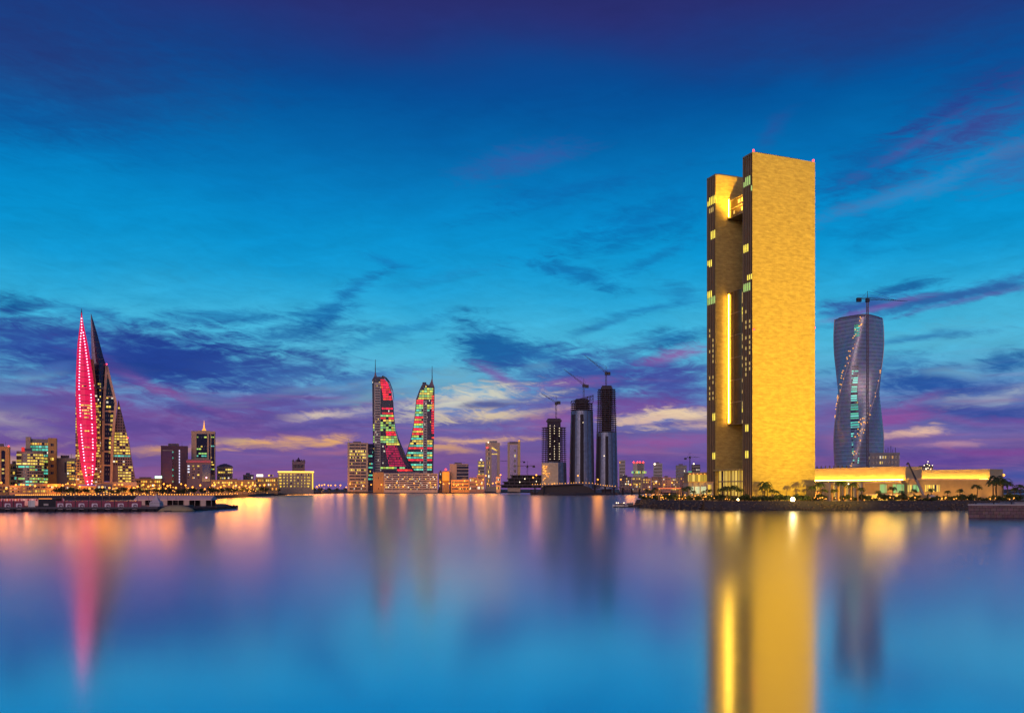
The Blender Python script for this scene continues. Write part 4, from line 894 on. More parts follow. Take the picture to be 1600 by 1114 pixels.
rub = MB(); rr = random.Random(19)
for (a,b_) in zip(isl[:8], isl[1:8]):
    a, b_ = Vector(a), Vector(b_); nn = Vector((b_.y-a.y, a.x-b_.x)).normalized(); n = int((b_-a).length*1.5)
    for i in range(n):
        u = rr.random(); d = rr.uniform(.4,3.0); p = a.lerp(b_,u)+nn*d; r_ = rr.uniform(.3,.75); k0 = len(rub.v)
        rub.ball((p.x,p.y,max(.1,(3.0-d)*1.35)),r_,5,3,.7)
        rub.v[k0:] = [(x+rr.uniform(-.15,.15),y+rr.uniform(-.15,.15),z+rr.uniform(-.12,.12)) for x,y,z in rub.v[k0:]]
tag(rub.build('rubble', mk('shore_rubble',(.14,.10,.08),.9,scale=.9,var=.5)), 'rough dark rubble covering the island bank above the water', 'rubble', None, 'stuff')
def gold_mat():
    m, nt, N, L, b = newmat('veined_travertine')
    tc = N.new('ShaderNodeTexCoord'); mp = N.new('ShaderNodeMapping'); mp.inputs['Scale'].default_value = (.24,.24,.75); mp.inputs['Rotation'].default_value = (0,R(-16),0)
    nz = N.new('ShaderNodeTexNoise'); nz.inputs['Scale'].default_value = 1.0; nz.inputs['Detail'].default_value = 6; nz.inputs['Roughness'].default_value = .6; nz.inputs['Distortion'].default_value = .5
    L.new(tc.outputs['Object'], mp.inputs[0]); L.new(mp.outputs[0], nz.inputs['Vector'])
    cr = N.new('ShaderNodeValToRGB'); L.new(nz.outputs['Fac'], cr.inputs[0])
    e = cr.color_ramp.elements; e[0].position = .30; e[0].color = (.40,.27,.07,1); e[1].position = .66; e[1].color = (.60,.44,.12,1)
    br = N.new('ShaderNodeTexBrick'); mp2 = N.new('ShaderNodeMapping'); mp2.inputs['Rotation'].default_value = (R(90),0,0)
    L.new(tc.outputs['Object'], mp2.inputs[0]); L.new(mp2.outputs[0], br.inputs['Vector'])
    br.inputs['Scale'].default_value = 1; br.inputs['Brick Width'].default_value = 2.4; br.inputs['Row Height'].default_value = 1.2; br.inputs['Mortar Size'].default_value = .03
    br.inputs['Color1'].default_value = (1,1,1,1); br.inputs['Color2'].default_value = (.84,.84,.84,1); br.inputs['Mortar'].default_value = (.6,.6,.6,1)
    mx = N.new('ShaderNodeMix'); mx.data_type = 'RGBA'; mx.blend_type = 'MULTIPLY'; mx.inputs['Factor'].default_value = .8
    L.new(cr.outputs[0], mx.inputs['A']); L.new(br.outputs['Color'], mx.inputs['B']); L.new(mx.outputs['Result'], b.inputs['Base Color'])
    setp(b, Roughness=.6); return m
TRAV = gold_mat()
FIN = mk('bronze_fin', (.32,.22,.12), .5, .2)
ENDG = mk('end_wall_glass', (.030,.018,.016), .3, .1)
ang = math.atan2(.3665,.930)
gt = thing('twin_slab_tower', 'tall golden floodlit tower of two stone slabs joined by a high bridge', 'skyscraper', (122.4,450,IZ), ang)
H = 180.9-IZ
def slab(x0, y0, L_, W_):
    s = MB().box(x0+.35,x0+L_,y0,y0+W_,-1,H).build('stone_slab', TRAV, gt)
    MB().box(x0,x0+.4,y0+.35,y0+W_-.35,-1,H-.8).build('end_glazing', ENDG, s)
    for k in range(6):
        yy = y0+.18+(W_-.36)*k/5
        MB().box(x0-.5,x0+.36,yy-.14,yy+.14,-1,H).build('fin', FIN if k else TRAV, s)
    MB().box(x0-.5,x0+.36,y0+.05,y0+W_-.05,H-.75,H+.05).build('end_cap', FIN, s)
    MB().box(x0+3,x0+L_-8,y0+2,y0+W_-2,H,H+1.2).build('roof_plant', M['brown'], s)
    return s
def Zt(y, d): return Zp(y,d)-IZ
s1 = slab(0,0,38.9,8.2); s2 = slab(.76,33.5,38.9,8.2)
mwy = mkemit('yellow_room',(1,.82,.10),1.15); mwg = mkemit('green_room',(.55,.85,.25),.75); mww = mkemit('dim_room',(1,.72,.2),.5)
bays = lambda y0: [(y0+.45+1.57*k, y0+.45+1.57*k+1.25) for k in range(5)]      # between the fins
def lit(s, x0, y0, d, ypx, cols, mat, h=2.6):
    for c in cols:
        a, b_ = bays(y0)[c]; z = Zt(ypx,d); MB().box(x0-.12,x0+.05,a,b_,z-h/2,z+h/2).build('lit_window', mat, s)
for ypx,cols,mat in ((280,(1,2,3),mwg),(286,(1,2,3,4),mwg),(297,(0,),mwg),(385,(2,3,4),mwy),(389,(2,3,4),mwy),(434,(0,1,2),mwy),(446,(1,2,3,4),mwg),(450.5,(1,2,3,4),mwg),
                     (667,(2,3),mwy),(670,(2,3),mwy),(708,(2,3),mwy),(711.5,(2,3),mwy)): lit(s1,0,0,454,ypx,cols,mat)
for ypx,cols,mat in ((312,(0,1,2,3),mwy),(317,(0,1,2,3,4),mwy),(329,(1,2,3),mww),(366,(0,1,2),mwy),(371,(0,1,2),mwy),(410,(2,3,4),mwy),(413,(2,3),mwy),(458,(2,3,4),mwy),(461,(2,3,4),mwy),(468,(0,1,2,3,4),mwg),(472,(0,1,2,3,4),mwg),
                     (650,(0,1),mwy),(654,(0,1),mwy),(711,(0,1),mwy),(714,(0,1),mwy)): lit(s2,.76,33.5,486,ypx,cols,mat)
r2 = random.Random(5)
for k in range(15):
    y = 478+k*8.2
    for c in (1,3):
        if r2.random() < .62: lit(s1,0,0,454,y,(c,),mww,1.6)
        if r2.random() < .55: lit(s2,.76,33.5,486,y+30,(c,),mww,1.6)
# sky bridge and the glazed block between the slabs
def mbronze():
    return mk('bronze_glass', (.16,.10,.035), .2, .35, var=.3)
BRG = mbronze()
XB = 8.1
def link(z0, z1, name, rows, lits, seed):
    b_ = MB().box(XB,34,8.2,33.5,z0,z1).build(name, BRG, gt); r = random.Random(seed)
    for k in range(rows+1):
        z = z0+(z1-z0)*k/rows; MB().box(XB-.3,XB+.02,8.25,33.45,max(z0,z-.2),min(z1,z+.2)).build('transom', FIN, b_)
    fl = lits[0]
    for k in range(fl):
        z = z0+(z1-z0)*(k+.5)/fl
        for (ya,yb) in lits[1]:
            if r.random() < lits[2]: MB().box(XB-.12,XB+.02,ya,yb,z-.9,z+.9).build('lit_window', mwy if r.random() < lits[3] else mww, b_)
    return b_
zb0, zb1 = Zt(344,484), Zt(316,484)
link(zb0,zb1,'sky_bridge',2,(2,[(12,14),(15,17.5),(18.5,21),(22,24),(27,28)],.8,.5),2)
z0, z1 = Zt(664,482), Zt(457,482)
blk = link(z0,z1,'glazed_block',6,(36,[(9.5,11),(12,13.2),(16.5,17.6),(19.2,20.4)],.5,.25),6)
for yy in (14,20.5,27.4): MB().box(XB-.28,XB+.02,yy-.12,yy+.12,z0,z1).build('mullion', FIN, blk)
# strips of light in the corner of the back slab
STR = mkemit('corner_light',(1,.56,.05),27.0,True)
MB().box(XB-.6,XB-.32,31.5,32.0,z0+1,z1-1).build('light_strip', STR, gt)
MB().box(XB-.6,XB-.32,31.5,32.0,zb0+1,zb1+1).build('light_strip', STR, gt)
# entrance hall between the slabs
hz = Zt(735.5,470)
hall = MB().box(1.6,30,9.2,32.4,0,hz).build('entrance_hall', M['w_hall'], gt)
MB().box(-1.5,31,8.6,33.2,hz,hz+.9).build('canopy', TRAV, hall)
for k in range(9):
    yy = 9.4+22.8*k/8; MB().box(1.2,1.62,yy-.12,yy+.12,0,hz).build('mullion', FIN, hall)
MB().box(1.1,1.62,9.2,32.4,hz*.62,hz*.66).build('transom', FIN, hall)
MB().box(-3,1.6,9,33,0,1.2).build('terrace_step', M['brown'], hall); MB().box(-3.2,-2.9,9,33,1.2,2.6).build('railing', M['dark'], hall)
# red beacons and a small cradle
for (x,y,z) in ((.6,.6,H+1.0),(38.3,.6,H+1.0),(38.7,.3,Zt(512,464)),(.3,-.3,Zt(515,450))): beacon(gt,(x,y,z),'redlamp',.55)
# floodlights: an unseen spot far right for the face, others for the top of the back slab
def spot(name, loc, target, energy, col, size, blend=.5, r=1.0, scl=(1,1,1)):
    l = bpy.data.lights.new(name,'SPOT'); o = bpy.data.objects.new(name,l); COL.objects.link(o)
    l.energy = energy; l.color = col; l.spot_size = R(size); l.spot_blend = blend; l.shadow_soft_size = r
    o.location = loc; d = Vector(target)-Vector(loc); o.rotation_euler = d.to_track_quat('-Z','Y').to_euler(); o.scale = scl
    return o
spot('tower_floodlight', (228,262,9), (141,457,124), 4.15e6, (1,.64,.006), 74, .7, 2.0, (.42,1,1))
mw = gt.matrix_basis
def loc(x,y,z): return tuple(Matrix.Translation(gt.location) @ Matrix.Rotation(ang,4,'Z') @ Vector((x,y,z)))
spot('roof_floodlight', loc(1.5,13,150), loc(9,33.5,172), 1.1e5, (1,.60,.05), 58, .6)
spot('bridge_floodlight', loc(3,12,150), loc(8,33.5,171), 2.2e4, (1,.60,.10), 70, .8)

# podium: two long stone parapets washed from below, brown body underneath
pod = thing('podium_building', 'long low podium with two gold washed parapets right of the golden tower', 'building', (167.5,535,IZ))
def wallseg(a, b_, z0, z1, th, name, mat, parent=pod):
    a, b_ = Vector(a), Vector(b_); d = (b_-a).normalized(); n = Vector((-d.y,d.x))      # n points away from the viewer
    if n.y < 0: n = -n
    o = Vector((pod.location.x,pod.location.y)); q = [a-o,b_-o,b_-o+n*th,a-o+n*th]
    return MB().prism([(p.x,p.y) for p in q], z0-IZ, z1-IZ).build(name, mat, parent)
def off(a, b_, k):
    a, b_ = Vector(a), Vector(b_); d = (b_-a).normalized(); n = Vector((-d.y,d.x)); n = -n if n.y < 0 else n
    return a+n*k, b_+n*k
PW = mk('parapet_stone', (.44,.33,.19), .7, var=.18, scale=.3)
A0, A1 = (167.5,535), (208.1,469); B0, B1 = (Xp(1428,566),566), (Xp(1547,528),528)
pa = wallseg(A0,A1,14.8,22.0,14,'parapet',PW); pb_ = wallseg(B0,B1,15.8,22.0,16,'parapet',PW)
wallseg(*off(A0,A1,-2.4),14.85,15.15,.4,'light_strip',M['gold_strip'],pa); wallseg(*off(B0,B1,-2.4),15.85,16.15,.4,'light_strip',M['gold_strip'],pb_)
A2, A3 = off(A0,A1,-3.2)
wallseg(A2,A3,IZ-1,14.5,20,'wall',M['brown'])
wallseg(*off(A0,A1,-3.9),13.4,14.7,4,'ledge',M['beige'])
C0, C1 = (208.5,466.5), (Xp(1567,503),503)
wallseg(C0,C1,IZ-1,15.2,30,'wall',M['brown'])
wallseg(*off(C0,C1,-.5),14.9,15.7,1.2,'ledge',M['beige'])
def onwall(a, b_, x0, x1, y0, y1, name, mat, k=-.25, th=.4, par=pod):
    """a panel on wall a-b between two sight lines"""
    a, b_ = off(a,b_,k)
    def hit(px):
        t_ = (px-CX)/F; d = b_-a; s = (t_*a.y-a.x)/(d.x-t_*d.y); return a+d*s
    p, q = hit(x0), hit(x1); dm_ = (p.y+q.y)/2
    return wallseg(tuple(p),tuple(q),Zp(y1,dm_),Zp(y0,dm_),th,name,mat,par)
for x0,x1,m_ in ((1374,1385,'w_green'),(1395,1412,'w_green')): onwall(A2,A3,x0,x1,756.5,770,'window',M[m_])
GA0, GA1 = (Xp(1300,500),500),(Xp(1418,463),463)
for x0,x1,m_ in ((1419,1425,'w_gold'),(1427,1436,'w_green'),(1446,1457,'w_gold'),(1458.5,1468.5,'w_gold')): onwall(C0,C1,x0,x1,757.5,768,'window',M[m_])
onwall(A2,A3,1344,1404,773.5,784,'lit_arcade',M['w_hall'],k=-.6); onwall(A2,A3,1344,1410,771.6,773.5,'arcade_beam',M['beige'],k=-1.2,th=1)
onwall(C0,C1,1421,1442,773,783,'lit_arcade',M['w_hall'],k=-.6)
for x0,x1 in ((1241,1255),(1263,1281),(1289,1303)):
    wdw = onwall(A2,A3,x0,x1,757.5,766,'upper_window',M['w_hall'],k=-.4)
    for k in range(4): onwall(A2,A3,x0+1+k*(x1-x0)/4.2,x0+2.6+k*(x1-x0)/4.2,758,766,'window_bar',M['brown'],k=-.7,par=wdw)
onwall(A2,A3,1234,1306,768,785,'ground_floor_panel',M['ochre'],k=-.6)
for k in range(14): onwall(A0,A1,1236+k*6.6,1237.4+k*6.6,729.5-k*.2,733,'roof_vent',M['brown'],k=2)
# small pavilion with columns in front
pv = thing('pavilion', 'small pale pavilion with gold lit columns in front of the podium', 'building', (Xp(1322,447),447,IZ), R(8))
MB().box(-9,9,0,8,0,9.5).build('wall', M['pale'], pv); MB().box(-9.6,9.6,-2.2,8.4,9.5,10.2).build('roof', M['grey'], pv)
for k in range(6): MB().box(-8.8+k*3.4,-8.0+k*3.4,-2,-1.2,0,9.5).build('column', M['ochre'], pv)
MB().ball((0,-2.4,8.6),.35).build('wall_lamp', M['bulbw'], pv)
for dx in (-5.2,1.6,8): MB().ball((dx,-3.2,.6),.3).build('ground_lamp', M['bulb'], pv)

# twisted tower
D = 930
tt = thing('twisted_tower', 'twisting glass skyscraper with rounded corners behind the gold podium', 'skyscraper', (Xp(1341.5,D+24), D+24, GZ))
mp_ = (D+24)/F; Ht = Zp(492,D)-GZ
def twist_mat():
    m, nt, N, L, b = newmat('twisted_curtain_wall')
    tc = N.new('ShaderNodeTexCoord'); wv = N.new('ShaderNodeTexWave'); wv.bands_direction = 'Z'; wv.inputs['Scale'].default_value = .085*1.0; wv.wave_profile = 'SIN'
    wv.inputs['Scale'].default_value = .31; L.new(tc.outputs['Object'], wv.inputs['Vector'])
    nz = N.new('ShaderNodeTexNoise'); nz.inputs['Scale'].default_value = .25; nz.inputs['Detail'].default_value = 5; L.new(tc.outputs['Object'], nz.inputs['Vector'])
    cr = N.new('ShaderNodeValToRGB'); L.new(wv.outputs['Fac'], cr.inputs[0]); e = cr.color_ramp.elements
    e[0].position = .0; e[0].color = (.15,.15,.21,1); e[1].position = .35; e[1].color = (.56,.57,.72,1)
    mx = N.new('ShaderNodeMix'); mx.data_type = 'RGBA'; mx.blend_type = 'MULTIPLY'; mx.inputs['Factor'].default_value = .7
    L.new(cr.outputs[0], mx.inputs['A']); L.new(nz.outputs['Color'], mx.inputs['B']); L.new(mx.outputs['Result'], b.inputs['Base Color'])
    setp(b, Roughness=.36, Metallic=.45); return m
def twist_r(th, z):
    a = th-R(150)*(z/Ht)+R(19.5)
    c = abs(math.cos(a))**4.2+abs(math.sin(a))**4.2
    return c**(-1/4.2)
HW = 30.0*mp_
nr, ns = 70, 72
MB().rings([[(HW*twist_r(2*math.pi*i/ns,Ht*j/nr)*math.cos(2*math.pi*i/ns), HW*twist_r(2*math.pi*i/ns,Ht*j/nr)*math.sin(2*math.pi*i/ns), Ht*j/nr) for i in range(ns)] for j in range(nr+1)]).build('twisted_facade', twist_mat(), tt, smooth=True)
def on_twist(px, y, out=.35):
    z = Zp(y,D)-GZ; xx = Xp(px,D)-tt.location.x; th = -math.pi/2
    for _ in range(30):
        r = HW*twist_r(th,z); e = r*math.cos(th)-xx; th -= max(-.2,min(.2,e/(HW)))
    r = HW*twist_r(th,z)+out; return Vector((r*math.cos(th), r*math.sin(th), z))
for k in range(44):
    y = 572+k*3.5
    p, q = on_twist(1334.5,y), on_twist(1343.5,y); mb = MB(); z = p.z
    mb.add([(p.x,p.y,z-.65),(q.x,q.y,z-.65),(q.x,q.y,z+.65),(p.x,p.y,z+.65),(p.x,p.y+.5,z-.65),(q.x,q.y+.5,z-.65),(q.x,q.y+.5,z+.65),(p.x,p.y+.5,z+.65)],[(0,1,2,3),(7,6,5,4),(4,5,1,0),(3,2,6,7),(1,5,6,2),(4,0,3,7)])
    mb.build('lit_floor', M['w_tea'] if k%4 else M['w_dark'], tt)
for k in range(5):
    p, q = on_twist(1337.5,508+k*4), on_twist(1344,508+k*4); MB().box(p.x,q.x,min(p.y,q.y)-.1,max(p.y,q.y)+.3,p.z-.6,p.z+.6).build('lit_floor', M['w_tea'], tt)
FLN = mk('floor_edge_metal', (.40,.43,.60), .45, .2)
for j in range(1,47):
    z = Ht*j/47
    MB().rings([[((HW*twist_r(2*math.pi*i/ns,zz)+o_)*math.cos(2*math.pi*i/ns),(HW*twist_r(2*math.pi*i/ns,zz)+o_)*math.sin(2*math.pi*i/ns),zz) for i in range(ns)] for zz,o_ in ((z-.35,-.3),(z-.35,.28),(z+.35,.28),(z+.35,-.3))],False).build('floor_edge', FLN, tt)
def ridge_pt(k, z, dth=0, out=.3):
    th = R(45+90*k)+R(150)*(z/Ht)-R(19.5)+dth; r = HW*twist_r(th,z)+out; return Vector((r*math.cos(th), r*math.sin(th), z))
RDG = mk('pale_corner_rib', (.55,.48,.58), .5)
for k in range(4):
    mb = MB()
    for i in range(36): mb.tube(ridge_pt(k,Ht*i/36),ridge_pt(k,Ht*(i+1)/36),.45,n=4)
    mb.build('corner_rib', RDG, tt)
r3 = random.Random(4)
mam = mkemit('amber_glint_glow',(1,.42,.07),1.5)  # gold lights mirrored along the ribs, painted in as small glowing chips
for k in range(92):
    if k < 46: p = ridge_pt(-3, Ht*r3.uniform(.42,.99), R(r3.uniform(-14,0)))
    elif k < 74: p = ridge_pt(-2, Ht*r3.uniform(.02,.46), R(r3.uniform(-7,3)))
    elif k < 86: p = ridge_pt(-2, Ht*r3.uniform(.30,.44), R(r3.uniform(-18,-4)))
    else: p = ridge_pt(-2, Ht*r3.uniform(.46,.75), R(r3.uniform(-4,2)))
    s_ = r3.uniform(.3,.65); MB().box(p.x-s_,p.x+s_,p.y-.15,p.y+.3,p.z-.45,p.z+.45).build('painted_glint', mam, tt)
MB().rings([[(HW*.86*twist_r(2*math.pi*i/ns,Ht)*math.cos(2*math.pi*i/ns), HW*.86*twist_r(2*math.pi*i/ns,Ht)*math.sin(2*math.pi*i/ns), z) for i in range(ns)] for z in (Ht,Ht+1.5)]).build('roof_rim', M['steel'], tt)
tower_crane('tall tower crane standing against the twisting glass skyscraper', 1355.5, D-14, 735, 470, (1342,466.5), (1418,470.5), th=1.4, mast='mauve')
b = building('telecom_block', 'grey block with rooftop antennas at the foot of the twisting skyscraper', 1359, 1405.5, 708, 800, M['grey'], cyc('w_dark','w_dark','w_few','w_dark'), 7, 26, margin=1.5, pier_cols=7, roof=False)
for k,x in enumerate((1384,1387.5,1392,1395,1399)):
    p = pxl(b,808,x,708); MB().tube(p,(p[0],p[1],p[2]+3.5+(k%3)*1.6),.22).build('antenna', M['dark'], b)
b = building('distant_block', 'small distant dark block with white lights right of the mobile crane boom', 1436, 1458, 728, 1700, M['dark'], cyc('w_dark','w_few'), 6, 30, roof=False)
for k,(x,y) in enumerate(((1450,721),(1449,725),(1452,727),(1444,727),(1457,727),(1450,731),(1447,733),(1454,733))): beacon(b,pxl(b,1697,x,y),'bulbw',.8,'site_lamp')
bx(b,1700,1446,1454,724,729,6,20,'roof_plant',M['dark'])
# mobile crane
mc = thing('mobile_crane', 'mobile crane with long raised boom before the podium', 'crane', (Xp(1447,443),443,IZ))
MB().box(-4.5,4,-1.3,1.3,.7,1.7).build('chassis', mk('crane_yellow',(.5,.32,.05),.5), mc); MB().box(1.6,4,-1.2,1.2,1.7,3.1).build('cab', M['pale'], mc); MB().box(-3,0,-1.2,1.2,1.7,3).build('engine_box', M['brown'], mc)
for x in (-3.4,-1.8,1.4,3): MB().tube((x,-1.45,.6),(x,1.45,.6),.6,n=12).build('wheel', M['black'], mc)
q = pxl(mc,443,1418.5,722.5); a = Vector((-1,0,2.4)); e = Vector((q[0],0,q[2]))
MB().tube(a,a.lerp(e,.5),.75,.65,4).build('boom', M['grey'], mc); MB().tube(a.lerp(e,.48),e,.5,.4,4).build('boom', M['dark'], mc); MB().tube(e,e+Vector((-.6,0,-1.2)),.3).build('boom_head', M['dark'], mc)
#@@END

#@@SMALL
# ------------------------------------------------------------------ villas and pergola at the left tip of the island
v = thing('lit_villa', 'white and gold lit waterside villa left of the golden tower', 'building', (Xp(1093,480),480,IZ))
MB().box(-6,7,0,14,0,9.5).build('wall', M['beige'], v); MB().box(-6.4,7.4,-.5,14.4,9.5,10.1).build('roof', M['ochre'], v)
MB().box(-5,3.5,-.3,.05,3.6,7.4).build('window', mkemit('pale_green_room',(.75,.85,.5),.55), v)
MB().box(4,6.4,-.3,.05,.4,8.4).build('window', M['w_hall'], v)
for x in (-5.6,-3,.1,3.8,6.8): MB().box(x-.25,x+.25,-1.6,-1.1,0,9.5).build('column', M['beige'], v)
MB().box(-6.2,7.2,-1.7,-.35,3.0,3.35).build('balcony', M['pale'], v)
v2 = thing('lit_villa', 'upper ochre villa with a row of roof lamps behind the white one', 'building', (Xp(1095,505),505,IZ))
MB().box(-7,7,0,14,0,15).build('wall', M['ochre'], v2); MB().box(-7.3,7.3,-.5,.3,10.3,14.2).build('window', M['w_hall'], v2)
for k in range(7): MB().ball((-6.3+k*2.1,-.7,14.6),.3).build('roof_lamp', M['bulb'], v2)
MB().box(-7.3,7.3,-.6,14.3,15,15.6).build('roof', M['beige'], v2)
pg = thing('pergola', 'waterside pergola with red lit roof beam and gold lamps', 'pergola', (Xp(1047.5,468),468,IZ))
MB().box(-6.6,6.2,-.2,9,6.2,6.9).build('roof_beam', mk('red_beam',(.5,.10,.06),.5), pg); MB().box(-6.4,6,-.35,-.15,6.25,6.45).build('light_line', mkemit('red_light_line',(1,.25,.08),1.6), pg)
for x in (-6.2,-5.4,5.0,5.9): MB().box(x-.2,x+.2,0,.4,0,6.2).build('post', M['ochre'], pg); MB().box(x-.2,x+.2,8.2,8.6,0,6.2).build('post', M['ochre'], pg)
for k in range(9): MB().ball((-5+k*1.25,-.4,.5+(k%3)*.3),.22).build('ground_lamp', M['bulb'], pg)

# jetty boats
def boat(label, px, D, L_, lamps):
    t = thing('motor_boat', label, 'boat', (Xp(px,D),D,.0))
    h = L_/2; rings = []
    for x,w_,z in ((-h,.05,1.5),(-h*.8,.9,1.2),(-h*.4,1.5,1.0),(h*.3,1.6,.95),(h,1.4,1.0)):
        rings.append([(x,-w_*.5,-.5),(x,-w_,z),(x,w_,z),(x,w_*.5,-.5)])
    MB().rings(rings).build('hull', M['white' if lamps else 'dark'], t)
    c = MB(); c.prism([(-h*.35,-1.0),(h*.5,-1.1),(h*.5,1.1),(-h*.35,1.0)],.9,[2.0,2.3,2.3,2.0]); c.build('cabin', M['pale'], t)
    MB().box(-h*.3,h*.45,-1.15,-1.0,1.35,1.85).build('window', M['darkglass'], t)
    MB().tube((h*.2,0,2.2),(h*.2,0,4.2),.06).build('mast', M['dark'], t)
    for x in lamps: MB().ball((x,-1.2,2.3),.28).build('deck_lamp', M['bulbw'], t)
    return t
boat('slim moored boat with bright deck lamps off the island tip', 969, 497, 8.5, (-2.2,-1.2,2.0))
boat('dark moored boat behind the lit one beside the island tip', 983, 506, 9, ())
jt = thing('floating_jetty', 'low dark floating jetty beneath the moored boats', 'jetty', (Xp(981,491),491,0))
MB().box(-8,8,-1,1,-.3,.45).build('deck', M['dark'], jt)
for x in (-7,-2,3,7.5): MB().tube((x,0,-1),(x,0,2.2),.16).build('mooring_pile', M['bark'], jt)

# ------------------------------------------------------------------ quay at the right
D = 300
def block_mat():
    m, nt, N, L, b = newmat('quay_blocks')
    tc = N.new('ShaderNodeTexCoord'); mp2 = N.new('ShaderNodeMapping'); mp2.inputs['Rotation'].default_value = (R(90),0,0); br = N.new('ShaderNodeTexBrick')
    L.new(tc.outputs['Object'], mp2.inputs[0]); L.new(mp2.outputs[0], br.inputs['Vector'])
    br.inputs['Scale'].default_value = 1; br.inputs['Brick Width'].default_value = 1.9; br.inputs['Row Height'].default_value = 1.15; br.inputs['Mortar Size'].default_value = .06; br.inputs['Bias'].default_value = 0
    br.inputs['Color1'].default_value = (.30,.19,.20,1); br.inputs['Color2'].default_value = (.20,.12,.14,1); br.inputs['Mortar'].default_value = (.08,.05,.06,1)
    nz = N.new('ShaderNodeTexNoise'); nz.inputs['Scale'].default_value = .9; nz.inputs['Detail'].default_value = 6; L.new(tc.outputs['Object'], nz.inputs['Vector'])
    mx = N.new('ShaderNodeMix'); mx.data_type = 'RGBA'; mx.blend_type = 'MULTIPLY'; mx.inputs['Factor'].default_value = .6
    L.new(br.outputs['Color'], mx.inputs['A']); L.new(nz.outputs['Color'], mx.inputs['B']); L.new(mx.outputs['Result'], b.inputs['Base Color'])
    bp = N.new('ShaderNodeBump'); bp.inputs['Strength'].default_value = .5; L.new(br.outputs['Fac'], bp.inputs['Height']); bp.invert = True; L.new(bp.outputs[0], b.inputs['Normal'])
    setp(b, Roughness=.85); return m
q = thing('stone_quay', 'reddish stone block quay jutting in from the right edge', 'quay', (Xp(1513,310),310,0), R(-4))
MB().prism([(0,0),(90,0),(90,26),(15.5,26)],-2,4.3).build('block_wall', block_mat(), q)
MB().prism([(-.3,-.3),(90,-.3),(90,26),(15.3,26)],4.3,4.75).build('coping', M['pale'], q)
MB().box(20,90,9,20,4.75,5.3).build('low_kerb', M['grey'], q)
for k in range(5): MB().tube((3+k*6,.9,4.75),(3+k*6,.9,5.5),.22,.3,8).build('bollard', M['dark'], q)

# ------------------------------------------------------------------ pier at the left
D = 402
pr = thing('pier', 'dark pier carrying the maroon hoarding at the left edge', 'pier', (Xp(70,D),D,0))
x0, x1 = Xp(-90,D)-pr.location.x, Xp(246,D)-pr.location.x
MB().box(x0,x1,0,46,1.0,1.9).build('deck', M['slab'], pr)
MB().box(x0,x1,1.2,44,-1,1.0).build('dark_underside', M['black'], pr)
n = 26
for k in range(n):
    x = x0+(x1-x0)*(k+.5)/n; MB().tube((x,.5,-1.5),(x,.5,1.0),.35,n=8).build('pile', M['black'], pr)
def swirl(mb, cx, cz, r, y):
    pts = []
    for i in range(26):
        a = R(-60)+i*R(380)/25; rr_ = r*(.95-.62*i/25); pts.append((cx+rr_*math.cos(a), cz+rr_*math.sin(a)*1.0))
    for i in range(25):
        w_ = r*(.10+.16*math.sin(math.pi*i/25)); p, q_ = pts[i], pts[i+1]
        d = Vector((q_[0]-p[0],q_[1]-p[1])).normalized(); nx, nz = -d.y*w_, d.x*w_
        mb.add([(p[0]-nx,y,p[1]-nz),(q_[0]-nx,y,q_[1]-nz),(q_[0]+nx,y,q_[1]+nz),(p[0]+nx,y,p[1]+nz)],[(0,1,2,3),(3,2,1,0)])
    mb.ball((cx+r*.18,y,cz+r*.12),r*.2,8,4)
sgn = mk('sign_white',(.78,.62,.74),.6,var=.08); sgp = mk('sign_magenta',(.30,.05,.14),.6)
sx = [11.5,29.3,94,107,127,147.6,168,188.4,210.3]
hw_ = [(-88,3),(3,20.3),(20.3,38),(86,100.4),(100.4,117),(117,137.3),(137.3,157.8),(157.8,178.2),(178.2,199.4),(199.4,221)]
for k,(a,b_) in enumerate(hw_):
    cxp = (a+b_)/2 if k == 0 else sx[k-1]
    lbl = ['plain maroon hoarding panel at the very left edge'] + [f'{ORD[i]} maroon hoarding panel with white swirl sign, counted from the left' for i in range(9)]
    t = thing('hoarding_panel', lbl[k], 'hoarding', (Xp(cxp,D),D+.2,1.9), 0, 'maroon hoardings on the pier')
    xa, xb = Xp(a,D)-t.location.x+.08, Xp(b_,D)-t.location.x-.08
    z1 = Zp(782.5,D)-1.9
    m_ = MB(); m_.box(xa,xb,0,.25,-.55,z1); m_.build('panel', M['maroon'], t)
    w_ = 4.6/F*D; zc = Zp(790.8,D)-1.9
    post = MB(); post.box(xa-.05,xa+.2,-.15,.4,-.5,z1+.25); post.build('post', M['dark'], t)
    if k:
        sq = [(sx_*(w_-.35)+dx, sz_*(w_-.35)+dz) for sx_,sz_,dx,dz in ((-1,-1,0,-.35),(1,-1,0,-.35),(1,-1,.35,0),(1,1,.35,0),(1,1,0,.35),(-1,1,0,.35),(-1,1,-.35,0),(-1,-1,-.35,0))]
        mb = MB(); mb.add([(p[0],-.1,p[1]+zc) for p in sq]+[(p[0],0,p[1]+zc) for p in sq],[tuple(range(8))]+[(i,8+i,8+(i+1)%8,(i+1)%8) for i in range(8)])
        s = mb.build('sign', sgn, t); mb = MB(); swirl(mb,0.15,zc,w_*.72,-.13); mb.build('swirl_emblem', sgp, s)
    for xx in (xa+(xb-xa)*.33, xa+(xb-xa)*.66): MB().box(xx-.04,xx+.04,-.06,.02,-.5,z1).build('rib', M['dark'], t)
